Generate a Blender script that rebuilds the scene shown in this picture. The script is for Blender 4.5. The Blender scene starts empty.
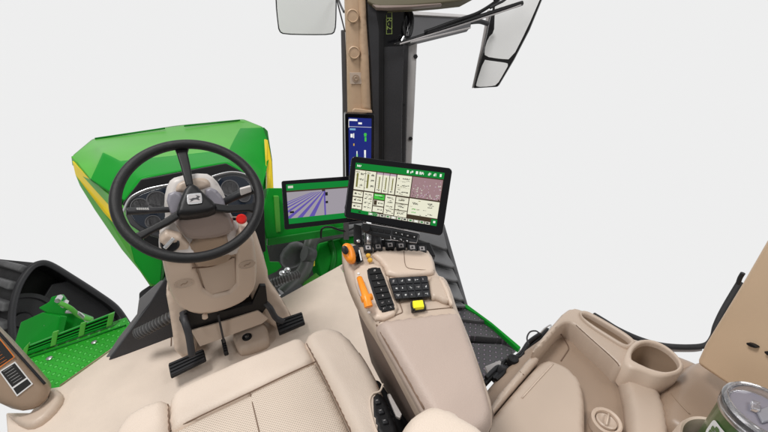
import bpy, bmesh, math, random
from mathutils import Vector, Matrix, noise
from mathutils.geometry import delaunay_2d_cdt
random.seed(4)
V = Vector
C = bpy.context.scene.collection
sc = bpy.context.scene

# ------------------------------------------------------------------ camera model (measured from the photograph)
pp, yy, FF = math.radians(29.3), math.radians(30.5), 345.0
cf = V((math.sin(yy)*math.cos(pp), math.cos(yy)*math.cos(pp), -math.sin(pp)))
cr = V((math.cos(yy), -math.sin(yy), 0)); cu = cr.cross(cf)
EYE = V((0, 0, 1.25))
def ray(px, py): return cf + cr*((px-384)/FF) + cu*((216-py)/FF)
def at(px, py, x=None, y=None, z=None, d=None):
    v = ray(px, py)
    if d is not None: t = d
    elif x is not None: t = x/v.x
    elif y is not None: t = y/v.y
    else: t = (z-EYE.z)/v.z
    return EYE + v*t
class Plane:
    """a real plane in the cab on which details are laid out"""
    def __init__(s, o, n): s.o = V(o); s.n = V(n).normalized()
    def at(s, px, py, off=0.0):
        v = ray(px, py); o = s.o + s.n*off
        return EYE + v*((o-EYE).dot(s.n)/v.dot(s.n))
    def many(s, pts, off=0.0): return [s.at(a, b, off) for a, b in pts]
def plane3(a, b, c):
    n = (b-a).cross(c-a).normalized()
    if n.dot(EYE-a) < 0: n = -n
    return Plane(a, n)

# ------------------------------------------------------------------ materials
def mat(name, col, rough=.5, metal=0, bump=0, scale=60, var=.06, vscale=6, emit=0, spec=.5, coat=0, kind='noise', trans=0, alpha=1):
    m = bpy.data.materials.new(name); m.use_nodes = True
    nt = m.node_tree; N = nt.nodes; L = nt.links
    b = N['Principled BSDF']
    b.inputs['Roughness'].default_value = rough; b.inputs['Metallic'].default_value = metal
    b.inputs['Specular IOR Level'].default_value = spec
    b.inputs['Coat Weight'].default_value = coat; b.inputs['Coat Roughness'].default_value = .08
    if trans: b.inputs['Transmission Weight'].default_value = trans
    tc = N.new('ShaderNodeTexCoord')
    nz = N.new('ShaderNodeTexNoise'); nz.inputs['Scale'].default_value = vscale; nz.inputs['Detail'].default_value = 6
    L.new(tc.outputs['Object'], nz.inputs['Vector'])
    mr = N.new('ShaderNodeMapRange'); mr.inputs['From Min'].default_value = .3; mr.inputs['From Max'].default_value = .7
    mr.inputs['To Min'].default_value = 1-var; mr.inputs['To Max'].default_value = 1+var
    L.new(nz.outputs['Fac'], mr.inputs['Value'])
    mx = N.new('ShaderNodeMix'); mx.data_type = 'RGBA'; mx.blend_type = 'MULTIPLY'; mx.inputs[0].default_value = 1
    mx.inputs[6].default_value = (*col, 1); L.new(mr.outputs['Result'], mx.inputs[7])
    colout = mx.outputs[2]
    if bump:
        bp = N.new('ShaderNodeBump'); bp.inputs['Strength'].default_value = bump; bp.inputs['Distance'].default_value = .002
        if kind == 'noise':
            t = N.new('ShaderNodeTexNoise'); t.inputs['Scale'].default_value = scale; t.inputs['Detail'].default_value = 4; h = t.outputs['Fac']
            L.new(tc.outputs['Object'], t.inputs['Vector'])
        elif kind == 'leather':
            t = N.new('ShaderNodeTexVoronoi'); t.inputs['Scale'].default_value = scale; h = t.outputs['Distance']
            L.new(tc.outputs['Object'], t.inputs['Vector'])
        else:   # 'dots' : grid of holes (perforation) or studs (tread)
            sep = N.new('ShaderNodeSeparateXYZ'); L.new(tc.outputs['Object'], sep.inputs[0])
            def M(op, a, b_=None, c_=None):
                q = N.new('ShaderNodeMath'); q.operation = op
                for i, k in enumerate((a, b_, c_)):
                    if k is None: continue
                    if isinstance(k, (int, float)): q.inputs[i].default_value = k
                    else: L.new(k, q.inputs[i])
                return q.outputs[0]
            X = M('MULTIPLY', sep.outputs[0], scale); Y = M('MULTIPLY', sep.outputs[1], scale)
            A = M('ADD', X, Y); B = M('SUBTRACT', X, Y)
            fa = M('SUBTRACT', M('FRACT', A), .5); fb = M('SUBTRACT', M('FRACT', B), .5)
            dd = M('SQRT', M('ADD', M('MULTIPLY', fa, fa), M('MULTIPLY', fb, fb)))
            ss = N.new('ShaderNodeMapRange'); ss.interpolation_type = 'SMOOTHSTEP'
            ss.inputs['From Min'].default_value = .14; ss.inputs['From Max'].default_value = .3
            ss.inputs['To Min'].default_value = 0 if kind == 'dots' else 1; ss.inputs['To Max'].default_value = 1 if kind == 'dots' else 0
            L.new(dd, ss.inputs['Value']); h = ss.outputs['Result']
            if kind == 'dots':
                m2 = N.new('ShaderNodeMix'); m2.data_type = 'RGBA'; L.new(h, m2.inputs[0])
                m2.inputs[6].default_value = (col[0]*.56, col[1]*.54, col[2]*.52, 1); L.new(colout, m2.inputs[7]); colout = m2.outputs[2]
            else:
                m2 = N.new('ShaderNodeMix'); m2.data_type = 'RGBA'; L.new(h, m2.inputs[0])
                m2.inputs[7].default_value = (min(1, col[0]*1.9+.05), min(1, col[1]*1.5+.05), min(1, col[2]*1.9+.05), 1); L.new(colout, m2.inputs[6]); colout = m2.outputs[2]
                bp.inputs['Distance'].default_value = .006
        if kind in ('leather', 'dots'):
            t2 = N.new('ShaderNodeTexNoise'); t2.inputs['Scale'].default_value = 16; t2.inputs['Detail'].default_value = 2; t2.inputs['Distortion'].default_value = .6
            L.new(tc.outputs['Object'], t2.inputs['Vector'])
            b2 = N.new('ShaderNodeBump'); b2.inputs['Strength'].default_value = .18; b2.inputs['Distance'].default_value = .012
            L.new(t2.outputs['Fac'], b2.inputs['Height']); L.new(b2.outputs['Normal'], bp.inputs['Normal'])
        L.new(h, bp.inputs['Height']); L.new(bp.outputs['Normal'], b.inputs['Normal'])
    L.new(colout, b.inputs['Base Color'])
    if emit:
        b.inputs['Base Color'].default_value = (0, 0, 0, 1)
        for l in list(nt.links):
            if l.to_socket == b.inputs['Base Color']: nt.links.remove(l)
        b.inputs['Emission Color'].default_value = (*col, 1); b.inputs['Emission Strength'].default_value = emit
        b.inputs['Specular IOR Level'].default_value = .1
    return m
def srgb(r, g, b):
    f = lambda c: (c/255/12.92) if c/255 <= .04045 else ((c/255+.055)/1.055)**2.4
    return (f(r), f(g), f(b))
BE = srgb(208, 189, 172)
m_beige  = mat('beige_plastic', BE, .40, bump=.08, scale=420, var=.03)
m_beige2 = mat('beige_plastic_tan', srgb(192, 174, 158), .38, bump=.08, scale=420, var=.04)
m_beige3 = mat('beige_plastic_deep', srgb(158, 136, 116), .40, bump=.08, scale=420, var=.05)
m_shaded   = mat('beige_plastic_shaded', srgb(160, 139, 121), .36, bump=.08, scale=420, var=.05)  # darker beige: shade below the side console rim put into the colour
m_post   = mat('tan_post_plastic', srgb(205, 178, 149), .45, bump=.1, scale=420, var=.03)
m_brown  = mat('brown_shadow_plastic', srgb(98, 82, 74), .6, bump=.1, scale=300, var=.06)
m_floor  = mat('floor_mat', srgb(228, 212, 197), .8, bump=.35, scale=500, var=.05, vscale=9)
m_pad    = mat('pad_leather', srgb(182, 164, 153), .5, bump=.2, scale=520, var=.025, kind='leather')
m_leather= mat('leather', srgb(219, 203, 188), .48, bump=.28, scale=520, var=.03, kind='leather')
m_perf   = mat('perforated_leather', srgb(215, 199, 183), .55, bump=.5, scale=150, var=.03, kind='dots')
m_cream  = mat('cream_trim', srgb(190, 162, 134), .45, bump=.1, scale=300, var=.04)
m_stitch = mat('seam_brown', srgb(120, 98, 82), .8)
m_piping = mat('piping_pale', srgb(222, 205, 188), .5)
m_black  = mat('black_plastic', (.009, .009, .010), .42, bump=.12, scale=500, var=.2, spec=.3)
m_rim    = mat('black_soft_grip', (.011, .011, .012), .45, spec=.35, bump=.25, scale=700, var=.15, kind='leather')
m_gloss  = mat('gloss_black', (.004, .004, .006), .15, spec=.4)
m_key    = mat('key_charcoal', (.022, .023, .026), .45, var=.1, spec=.3)
m_grey   = mat('grey_plastic', (.085, .085, .09), .5, bump=.2, scale=200, var=.12)
m_dgrey  = mat('dark_grey_plastic', (.03, .03, .034), .5, bump=.2, scale=200, var=.15)
m_wing   = mat('violet_grey_plastic', srgb(140, 137, 146), .4)
m_lgrey  = mat('light_grey_plastic', srgb(176, 172, 172), .45, bump=.08, scale=200)
m_column = mat('column_stone_grey', srgb(205, 199, 195), .40, bump=.08, scale=300)
m_taupe  = mat('column_taupe', srgb(135, 120, 113), .35, bump=.08, scale=300, coat=.2)
m_steel  = mat('steel', (.6, .6, .6), .3, metal=1)
m_silver = mat('silver_trim', (.75, .76, .78), .25, metal=.8)
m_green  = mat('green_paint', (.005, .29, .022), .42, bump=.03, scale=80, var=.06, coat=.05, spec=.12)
m_green_lit = mat('green_paint_lit', (.11, .45, .065), .36, bump=.03, scale=80, var=.05, coat=.05, spec=.15)  # same green paint with the highlight of the hood's top faces in its colour
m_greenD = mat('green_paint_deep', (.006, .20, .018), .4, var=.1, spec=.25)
m_tread  = mat('green_diamond_plate', (.025, .38, .025), .4, spec=.25, bump=1, scale=24, var=.1, kind='studs')
m_gtread = mat('grey_studded_tread', (.075, .075, .08), .55, bump=1, scale=24, var=.12, kind='studs')
m_yellow = mat('yellow_stripe', (.95, .72, .03), .35, coat=.4)
m_orange = mat('orange_plastic', (.95, .29, .012), .35, bump=.05, scale=300)
m_amber  = mat('amber_button', (.75, .42, .06), .3)
m_rock   = mat('bright_yellow', (.9, .82, .02), .3)
m_red    = mat('red_plastic', (.8, .02, .015), .3)
m_rubber = mat('track_rubber', (.025, .025, .027), .7, bump=.5, scale=50, var=.3, vscale=14)
m_white  = mat('white_print', (.8, .8, .8), .5)
m_labelk = mat('label_black', (.02, .02, .02), .4)
m_labelo = mat('label_orange', (.8, .22, .03), .4)
m_mirror = mat('mirror_glass', (.82, .825, .83), .2, var=.01)
m_tumbler= mat('tumbler_green', (.05, .13, .03), .3, bump=.05, scale=300, coat=.4)
m_lid    = mat('clear_lid', (.80, .80, .84), .08, coat=.5, trans=.9)
m_liquid = mat('lid_slider', (.25, .25, .28), .2)
m_film   = mat('cluster_glass', (.012, .018, .03), .1, coat=.8)
m_hose   = mat('hose_grey', (.12, .12, .122), .45, bump=.15, scale=150)
# lit screens
def em(n, r, g, b, s=1.0): return mat('screen_'+n, srgb(r, g, b), .3, emit=s)
e_green = em('green', 18, 128, 52); e_cream = em('cream', 232, 230, 208); e_white = em('white', 245, 245, 240)
e_brown = em('brown', 66, 54, 40); e_dark = em('dark', 30, 30, 30); e_grey = em('grey', 158, 152, 160); e_viol = em('violet', 98, 84, 168)
e_blue = em('blue', 34, 44, 120); e_pink = em('pink', 158, 128, 132); e_lime = em('lime', 70, 190, 70); e_pale = em('pale', 205, 205, 190); e_olive = em('olive', 120, 118, 60)
e_sky = em('cyan', 120, 170, 200); e_lav = em('lavender', 184, 160, 176)

# ------------------------------------------------------------------ builders
WL = {}; LAST = [None]
def tag(o, label=None, cat=None, group=None, kind=None):
    for k, v in (('label', label), ('category', cat), ('group', group), ('kind', kind)):
        if v: o[k] = v
    return o
def thing(name, loc, label, cat, group=None):
    group = group or {'display':'touchscreen displays in the cab','mirror':'rear-view mirrors','pedal':'foot pedals','bracket':None}.get(cat)
    o = bpy.data.objects.new(name, None); C.objects.link(o); o.location = V(loc); o.empty_display_size = .05
    WL[o] = V(loc); return tag(o, label, cat, group)
def mk(name, verts, faces, mats, parent=None, smooth=False, mi=None, bevel=0, bseg=2, sub=0, ang=40):
    verts = [V(v) for v in verts]
    c = V((0, 0, 0))
    for v in verts: c += v
    c /= len(verts)
    me = bpy.data.meshes.new(name)
    me.from_pydata([v-c for v in verts], [], faces)
    bm = bmesh.new(); bm.from_mesh(me); bmesh.ops.recalc_face_normals(bm, faces=bm.faces); bm.to_mesh(me); bm.free()
    for m in (mats if isinstance(mats, (list, tuple)) else [mats]): me.materials.append(m)
    if mi:
        for p, i in zip(me.polygons, mi): p.material_index = i
    o = bpy.data.objects.new(name, me); C.objects.link(o)
    if parent is not None: o.parent = parent; o.location = c - WL[parent]
    else: o.location = c
    WL[o] = c; LAST[0] = o
    if bevel:
        b = o.modifiers.new('bevel', 'BEVEL'); b.width = bevel; b.segments = bseg; b.limit_method = 'ANGLE'; b.angle_limit = math.radians(25)
        smooth = True
    if sub: s = o.modifiers.new('sub', 'SUBSURF'); s.levels = sub; s.render_levels = sub
    if smooth:
        for p in me.polygons: p.use_smooth = True
        if bevel:
            w = o.modifiers.new('wn', 'WEIGHTED_NORMAL'); w.keep_sharp = True
    return o
def normal_of(pts):
    n = V((0, 0, 0))
    for i in range(len(pts)): n += pts[i].cross(pts[(i+1) % len(pts)])
    n.normalize()
    c = sum(pts, V((0, 0, 0)))/len(pts)
    return n if n.dot(EYE-c) > 0 else -n
def slab(name, pts, m, parent=None, thick=.02, vec=None, bevel=.003, bseg=2):
    """flat outline extruded away from its face"""
    pts = [V(p) for p in pts]; n = len(pts)
    e = V(vec) if vec is not None else -normal_of(pts)*thick
    vs = pts + [p+e for p in pts]
    fs = [list(range(n)), list(range(2*n-1, n-1, -1))] + [[i, i+n, (i+1) % n+n, (i+1) % n] for i in range(n)]
    return mk(name, vs, fs, m, parent, bevel=bevel, bseg=bseg)
def chaikin(pts, it, closed=True):
    for _ in range(it):
        q = []
        n = len(pts)
        rng = range(n) if closed else range(n-1)
        if not closed: q.append(pts[0])
        for i in rng:
            a, b = pts[i], pts[(i+1) % n]
            q += [a*.75+b*.25, a*.25+b*.75]
        if not closed: q.append(pts[-1])
        pts = q
    return pts
def pillow(name, pts, m, parent=None, r=.03, crown=0, side=.05, step=.012, round_=1, n=None, wrinkle=0, cap=True):
    """padded or moulded panel with rolled edges; the outline sits r below its crown"""
    pts = [V(p) for p in pts]
    n = V(n).normalized() if n is not None else normal_of(pts)
    pts = chaikin(pts, round_)
    o = sum(pts, V((0, 0, 0)))/len(pts)
    e1 = (V((1, 0, 0)) - n*n.x).normalized(); e2 = n.cross(e1)
    p2 = [V(((p-o).dot(e1), (p-o).dot(e2))) for p in pts]; off = [(p-o).dot(n) for p in pts]
    B = []; H0 = []
    for i in range(len(p2)):
        a, b = p2[i], p2[(i+1) % len(p2)]; k = max(1, int((b-a).length/step+.5))
        for j in range(k): B.append(a+(b-a)*(j/k)); H0.append(off[i]+(off[(i+1) % len(p2)]-off[i])*j/k)
    nb = len(B)
    def sd(q):
        ins = False; best = 9
        for i in range(nb):
            a = B[i]; b = B[i-1]
            if (a.y > q.y) != (b.y > q.y) and q.x < (b.x-a.x)*(q.y-a.y)/(b.y-a.y)+a.x: ins = not ins
            ab = b-a; t = max(0, min(1, (q-a).dot(ab)/max(ab.length_squared, 1e-12))); best = min(best, (q-a-ab*t).length)
        return best if ins else -best
    xs = [b.x for b in B]; ys = [b.y for b in B]
    I = []
    # rings of points close to the edge give a clean roll, a grid fills the rest
    yv = min(ys); row = 0
    while yv < max(ys):
        xv = min(xs) + (step/2 if row % 2 else 0)
        while xv < max(xs):
            q = V((xv, yv)); d = sd(q)
            if d > step*.45: I.append(q)
            xv += step
        yv += step*.87; row += 1
    res = delaunay_2d_cdt(B+I, [(i, (i+1) % nb) for i in range(nb)], [list(range(nb))], 1, 1e-6)
    v2, fs, ov = res[0], [list(f) for f in res[2]], res[3]
    verts = []
    for k, q in enumerate(v2):
        d = 0 if (ov[k] and min(ov[k]) < nb) else max(0, sd(q))
        t = min(d/r, 1) if r > 0 else 1
        h = r*(math.sqrt(1-(1-t)**2)-1) + crown*(1-math.exp(-d/(max(r, .02)*2)))
        if wrinkle and t > .5: h += wrinkle*noise.noise(V((q.x*14, q.y*22, o.x*7)))
        verts.append(o+e1*q.x+e2*q.y+n*h)
    # skirt
    bi = {}
    for k in range(len(v2)):
        for s in ov[k]:
            if s < nb: bi[s] = k
    ring = [bi[s] for s in range(nb) if s in bi]
    base = len(verts)
    for k in ring: verts.append(verts[k]-n*side)
    R = len(ring)
    for i in range(R): fs.append([ring[i], base+i, base+(i+1) % R, ring[(i+1) % R]])
    if cap: fs.append([base+i for i in range(R)])
    ob = mk(name, verts, fs, m, parent, smooth=True)
    me = ob.data
    if cap:
        me.polygons[len(me.polygons)-1].use_smooth = False
    return ob
def spline(pts, k=8):
    pts = [V(p) for p in pts]; out = []
    for i in range(len(pts)-1):
        a = pts[max(i-1, 0)]; b = pts[i]; c = pts[i+1]; d = pts[min(i+2, len(pts)-1)]
        for j in range(k):
            t = j/k
            out.append(.5*((2*b)+(c-a)*t+(2*a-5*b+4*c-d)*t*t+(3*b-a-3*c+d)*t**3))
    out.append(pts[-1]); return out
def tube(name, pts, r, m, parent=None, k=8, seg=12, closed=False, flat=1.0, up=None):
    pts = [V(p) for p in pts]
    if k > 1: pts = spline(pts, k)
    n = len(pts); vs = []; fs = []
    prev = None
    for i, p in enumerate(pts):
        t = (pts[min(i+1, n-1)]-pts[max(i-1, 0)])
        if closed: t = pts[(i+1) % n]-pts[i-1]
        t.normalize()
        if prev is None:
            a = V(up) if up is not None else (V((0, 0, 1)) if abs(t.z) < .9 else V((1, 0, 0)))
        else: a = prev
        a = (a - t*a.dot(t)).normalized(); prev = a; b = t.cross(a)
        rr = r(i/(n-1)) if callable(r) else r
        for s in range(seg):
            th = 2*math.pi*s/seg; vs.append(p + a*math.cos(th)*rr*flat + b*math.sin(th)*rr)
    rng = n if closed else n-1
    for i in range(rng):
        j = (i+1) % n
        for s in range(seg):
            s2 = (s+1) % seg; fs.append([i*seg+s, i*seg+s2, j*seg+s2, j*seg+s])
    if not closed: fs += [list(range(seg)), list(range((n-1)*seg, n*seg))]
    o = mk(name, vs, fs, m, parent, smooth=True)
    if not closed:
        for p in o.data.polygons[-2:]: p.use_smooth = False
    return o
def basis(n):
    n = V(n).normalized(); e1 = (V((1, 0, 0)) - n*n.x).normalized(); return e1, n.cross(e1), n
def lathe(name, c, n, prof, m, parent=None, seg=32, sx=1, sy=1, mi=None, flatcap=True):
    e1, e2, n = basis(n); vs = []; fs = []; c = V(c)
    for r, h in prof:
        for s in range(seg):
            t = 2*math.pi*s/seg; vs.append(c+e1*math.cos(t)*r*sx+e2*math.sin(t)*r*sy+n*h)
    for i in range(len(prof)-1):
        for s in range(seg): s2 = (s+1) % seg; fs.append([i*seg+s, i*seg+s2, (i+1)*seg+s2, (i+1)*seg+s])
    if prof[0][0] > 1e-6: fs.append(list(range(seg)))
    if prof[-1][0] > 1e-6: fs.append(list(range((len(prof)-1)*seg, len(prof)*seg)))
    o = mk(name, vs, fs, m, parent, smooth=True, mi=mi)
    if hasattr(o.data, 'set_sharp_from_angle'): o.data.set_sharp_from_angle(angle=math.radians(38))
    return o
def button(name, pl, q, m, parent, h=.004, bevel=.0012, off=0):
    top = pl.many(q, off+h); return slab(name, top, m, parent, vec=-pl.n*(h+.001), bevel=bevel)
def screen(name, pl, q, items, mats, parent, off=.0006):
    """lit picture: rectangles/polygons in the screen's own u,v laid in thin layers"""
    c = pl.many(q, off)
    def uv(u, v, l): return (c[0]*(1-u)*(1-v)+c[1]*u*(1-v)+c[2]*u*v+c[3]*(1-u)*v) + pl.n*(l*.00025)
    vs = []; fs = []; mi = []
    for it in items:
        l, k = it[0], it[1]
        poly = it[2:] if not isinstance(it[2], (int, float)) else None
        if poly is None:
            u0, v0, u1, v1 = it[2:6]; poly = [(u0, v0), (u1, v0), (u1, v1), (u0, v1)]
        b = len(vs); vs += [uv(u, v, l) for u, v in poly]; fs.append(list(range(b, len(vs)))); mi.append(k)
    return mk(name, vs, fs, mats, parent, mi=mi)
def text(name, s, size, c, xd, yd, m, parent, ext=.0004):
    cu_ = bpy.data.curves.new(name, 'FONT'); cu_.body = s; cu_.size = size; cu_.extrude = ext; cu_.align_x = 'CENTER'; cu_.align_y = 'CENTER'
    t = bpy.data.objects.new(name, cu_); C.objects.link(t); bpy.context.view_layer.update()
    me0 = t.to_mesh(); xd = V(xd).normalized(); yd = V(yd).normalized(); zd = xd.cross(yd)
    vs = [V(c)+xd*v.co.x+yd*v.co.y+zd*v.co.z for v in me0.vertices]; fs = [list(p.vertices) for p in me0.polygons]
    t.to_mesh_clear(); bpy.data.objects.remove(t); bpy.data.curves.remove(cu_)
    return mk(name, vs, fs, m, parent)
DEER = [(-.42,.05),(-.30,.02),(-.10,.10),(.10,.08),(.22,.20),(.12,.34),(.30,.26),(.44,.16),(.34,.10),(.28,-.02),(.38,-.12),(.30,-.16),(.14,-.06),(-.06,-.06),(-.22,-.18),(-.38,-.20),(-.26,-.10),(-.32,-.04)]

from mathutils.bvhtree import BVHTree
def drape(name, objs, pts, r, m, parent, lift=0.0014, n=6, seg=6):
    """a stitched seam that follows the surface under it"""
    tr = [BVHTree.FromPolygons([v.co+WL[o] for v in o.data.vertices], [list(p.vertices) for p in o.data.polygons]) for o in objs]
    q = spline([V((a, b, 0)) for a, b in pts], n); out = []
    for p in q:
        d = ray(p.x, p.y).normalized(); best = None
        for t in tr:
            h = t.ray_cast(EYE, d)
            if h[0] is not None and (best is None or h[3] < best[3]): best = h
        if best: out.append(best[0]-d*lift)
    for _ in range(7): out = out[:1]+[(out[k-1]+out[k]*2+out[k+1])/4 for k in range(1, len(out)-1)]+out[-1:] if len(out) > 2 else out
    if len(out) < 3: print('DRAPE MISS', name, pts[0]); return None
    return tube(name, out, r, m, parent, k=1, seg=seg)
# ================================================================== THE CAB FLOOR
fl = [at(5,412,z=0), at(7,440,z=0), V((-.30,.20,0)), V((.50,.20,0)), V((.58,.9,0)), V((.60,1.52,0)), at(345,262,z=0), at(282,297,z=0), V((.12,1.46,0)), V((-.2,1.445,0)), at(150,342,z=0), at(112,349,z=0), at(60,386,z=0), at(48,388,z=0), at(30,412,z=0)]
tag(slab('floor', fl, m_floor, thick=.05, bevel=.008), kind='structure')
tag(tube('floor_edge', [p+V((0,0,.001)) for p in (at(60,386,z=0), at(112,349,z=0), at(150,342,z=0))], .003, m_beige3, k=1), kind='structure')

def symbol(pl, cx, cy, off, m, parent, s_=1.0, sk=0.0):
    q = [(cx-1.5*s_,cy-1.1*s_),(cx+1.5*s_,cy-1.1*s_-sk),(cx+1.7*s_,cy+1.1*s_-sk),(cx-1.3*s_,cy+1.1*s_)]
    it = []
    for k in range(random.choice((2,3,4))):
        if random.random() < .5: u, v, w_, h_ = random.random()*.5, random.random()*.75, .3+.3*random.random(), .16
        else: u, v, w_, h_ = random.random()*.8, random.random()*.3, .12, .5+.3*random.random()
        it.append((k,0,u,v,min(1,u+w_),min(1,v+h_)))
    return screen('key_symbol', pl, q, it, [m], parent, off=off)
# ================================================================== HOOD
hd = thing('tractor_hood', (0,2.1,.3), 'bright green engine hood with yellow side stripes beyond the steering wheel', 'hood')
A = at(72,156,y=2.15); B = at(93,138.5,y=2.5); C1 = at(176,125.5,y=2.55); Dp = at(243,119,y=2.5); Ep = at(263,127,y=2.2); Ep2 = at(271,150,y=2.0)
a1 = at(103,152,y=2.1); a2 = at(119,161,y=1.98); c2 = at(178,156,y=1.98); d2 = at(229,150,y=1.98); d1 = at(240,128,y=2.35)
b0 = at(90,180,y=1.95); b1 = at(125,202,y=1.7); b2 = at(141,178,y=1.75); b3 = at(227,162,y=1.75); b4 = at(246,174,y=1.7); b5 = at(262,190,y=1.7)
e3 = at(263,170,y=1.85)
vs = [A,B,C1,Dp,Ep,Ep2,a1,a2,c2,d2,d1,b0,b1,b2,b3,b4,b5,e3]
fs = [[1,2,8,7,6],[2,3,10,9,8],[0,1,6,11],[6,7,13,12,11],[7,8,9,14,13],[3,4,10],[10,4,17,9],[9,17,16,15,14],[4,5,17],[17,5,16]]
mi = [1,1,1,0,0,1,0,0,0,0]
o = mk('hood_panel', vs, fs, [m_green, m_green_lit], hd, mi=mi, smooth=False)
s = o.modifiers.new('thick','SOLIDIFY'); s.thickness = .012; s.offset = -1
cr_ = o.data.attributes.new('crease_edge', 'FLOAT', 'EDGE')
_cnt = {}
for p_ in o.data.polygons:
    for k_ in p_.edge_keys: _cnt[k_] = _cnt.get(k_, 0)+1
for e_ in o.data.edges: cr_.data[e_.index].value = 1.0 if _cnt.get(tuple(sorted(e_.vertices)), 0) == 1 else .55
cv_ = o.data.attributes.new('crease_vert', 'FLOAT', 'POINT')
bd_ = {v_ for k_, n2 in _cnt.items() if n2 == 1 for v_ in k_}
for v_ in bd_: cv_.data[v_].value = .9
sb = o.modifiers.new('sub','SUBSURF'); sb.levels = sb.render_levels = 4
for p_ in o.data.polygons: p_.use_smooth = True
# left flank: light lip, yellow stripe, green side
fx = lambda px,py,y: at(px,py,y=y)
slab('hood_lip', [fx(71,156,2.14), fx(92,180,1.98), fx(122,207,1.72), fx(146,240,1.62), fx(140,240,1.65), fx(98,193,1.95), fx(72,165,2.14)], m_green_lit, hd, thick=.01, bevel=.003)
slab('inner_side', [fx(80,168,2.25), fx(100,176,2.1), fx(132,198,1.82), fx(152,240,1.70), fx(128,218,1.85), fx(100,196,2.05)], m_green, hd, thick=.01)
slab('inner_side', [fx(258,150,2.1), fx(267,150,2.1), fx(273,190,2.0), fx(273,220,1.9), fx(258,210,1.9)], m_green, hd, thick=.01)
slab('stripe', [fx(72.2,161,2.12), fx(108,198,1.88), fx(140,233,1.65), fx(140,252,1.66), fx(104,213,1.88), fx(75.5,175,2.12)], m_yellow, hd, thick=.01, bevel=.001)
slab('hood_side', [fx(75,174,2.16), fx(104,212,1.93), fx(142,250,1.67), fx(160,285,1.62), fx(150,287,1.62), fx(140,272,1.7), fx(122,250,1.85), fx(95,210,2.0), fx(80,186,2.15)], m_green_lit, hd, thick=.02, bevel=.004)
slab('inner_side', [fx(118,196,1.80), fx(130,202,1.75), fx(150,232,1.62), fx(162,262,1.56), fx(160,286,1.60), fx(150,284,1.62), fx(134,262,1.66)], m_green, hd, thick=.02, bevel=.004)
slab('stripe', [fx(264.8,139,2.02), fx(267.8,140,2.02), fx(272,162,1.9), fx(273.5,187,1.8), fx(271,205,1.75), fx(265.5,205,1.75), fx(267.5,182,1.8), fx(266,160,1.9)], m_yellow, hd, thick=.008, bevel=.001)
slab('hood_side', [fx(264,127,2.2), fx(268,131,2.2), fx(272,160,2.05), fx(274,192,1.95), fx(268,192,1.95), fx(266,150,2.05)], m_greenD, hd, thick=.02, bevel=.004)
slab('hood_side', [fx(268,188,1.74), fx(283,188,1.74), fx(287,226,1.7), fx(345,222,1.72), fx(345,233,1.70), fx(268,245,1.62), fx(262,215,1.66)], m_green, hd, thick=.05, bevel=.006)
slab('side_fold', [fx(268,239,1.60), fx(345,227,1.68), fx(345,234,1.67), fx(268,246,1.59)], m_greenD, hd, thick=.02, bevel=.004)
slab('side_fold', [fx(274,196,1.70), fx(279,196,1.70), fx(281,232,1.66), fx(276,233,1.66)], m_green_lit, hd, thick=.02, bevel=.004)
for a, b in (((95,137),(165,127)), ((184,124.4),(240,119))):
    tube('hood_gap_strip', [fx(a[0],a[1]+1.6,2.47), fx(b[0],b[1]+1.2,2.47)], .005, m_greenD, hd, k=1)

# ================================================================== INSTRUMENT PANEL
ip = thing('instrument_panel', (-.02,1.4,.5), 'black dashboard with silver-edged gauge pods behind the wheel', 'dashboard')
slab('dash_top', [fx(122,204,1.62), fx(141,179,1.66), fx(226,163,1.66), fx(245,173,1.62), fx(264,200,1.55), fx(266,252,1.5), fx(166,265,1.5), fx(150,250,1.5)], m_black, ip, thick=.04, bevel=.006)
ipl = plane3(fx(124,208,1.42), fx(255,182,1.42), fx(165,240,1.34))
cl = chaikin(ipl.many([(123,210),(131,196),(150,188),(180,182),(212,176),(231,172),(247,175),(256,184),(258,204),(250,226),(168,241),(132,230)]), 1)
slab('gauge_housing', cl, m_dgrey, ip, thick=.05, bevel=.008)
def sub(pts, off=.006): return chaikin(ipl.many(pts, off), 2)
slab('gauge_glass', sub([(127,210),(135,197),(152,190),(171,186),(168,205),(166,232),(140,228)]), m_film, ip, thick=.005, bevel=.002)
slab('gauge_glass', sub([(214,180),(231,175),(245,178),(252,186),(254,204),(240,222),(224,205)]), m_film, ip, thick=.005, bevel=.002)
tube('silver_trim', ipl.many([(123,212),(128,201),(134,195),(146,189.5),(158,186.5),(169,184.5)], .007), .0035, m_silver, ip)
tube('silver_trim', ipl.many([(212,176.5),(222,173.5),(232,172),(243,173.5),(251,178),(256,186),(257,198)], .007), .0035, m_silver, ip)
for (x,y,r) in ((140,206,7),(157,200,8),(153,222,6),(230,188,8),(244,196,6)):
    c = ipl.at(x,y,.008); lathe('gauge_ring', c, ipl.n, [(r*.0042,0),(r*.0042,.002),(r*.0037,.002),(r*.0037,0)], m_grey, ip, seg=28)

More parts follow.
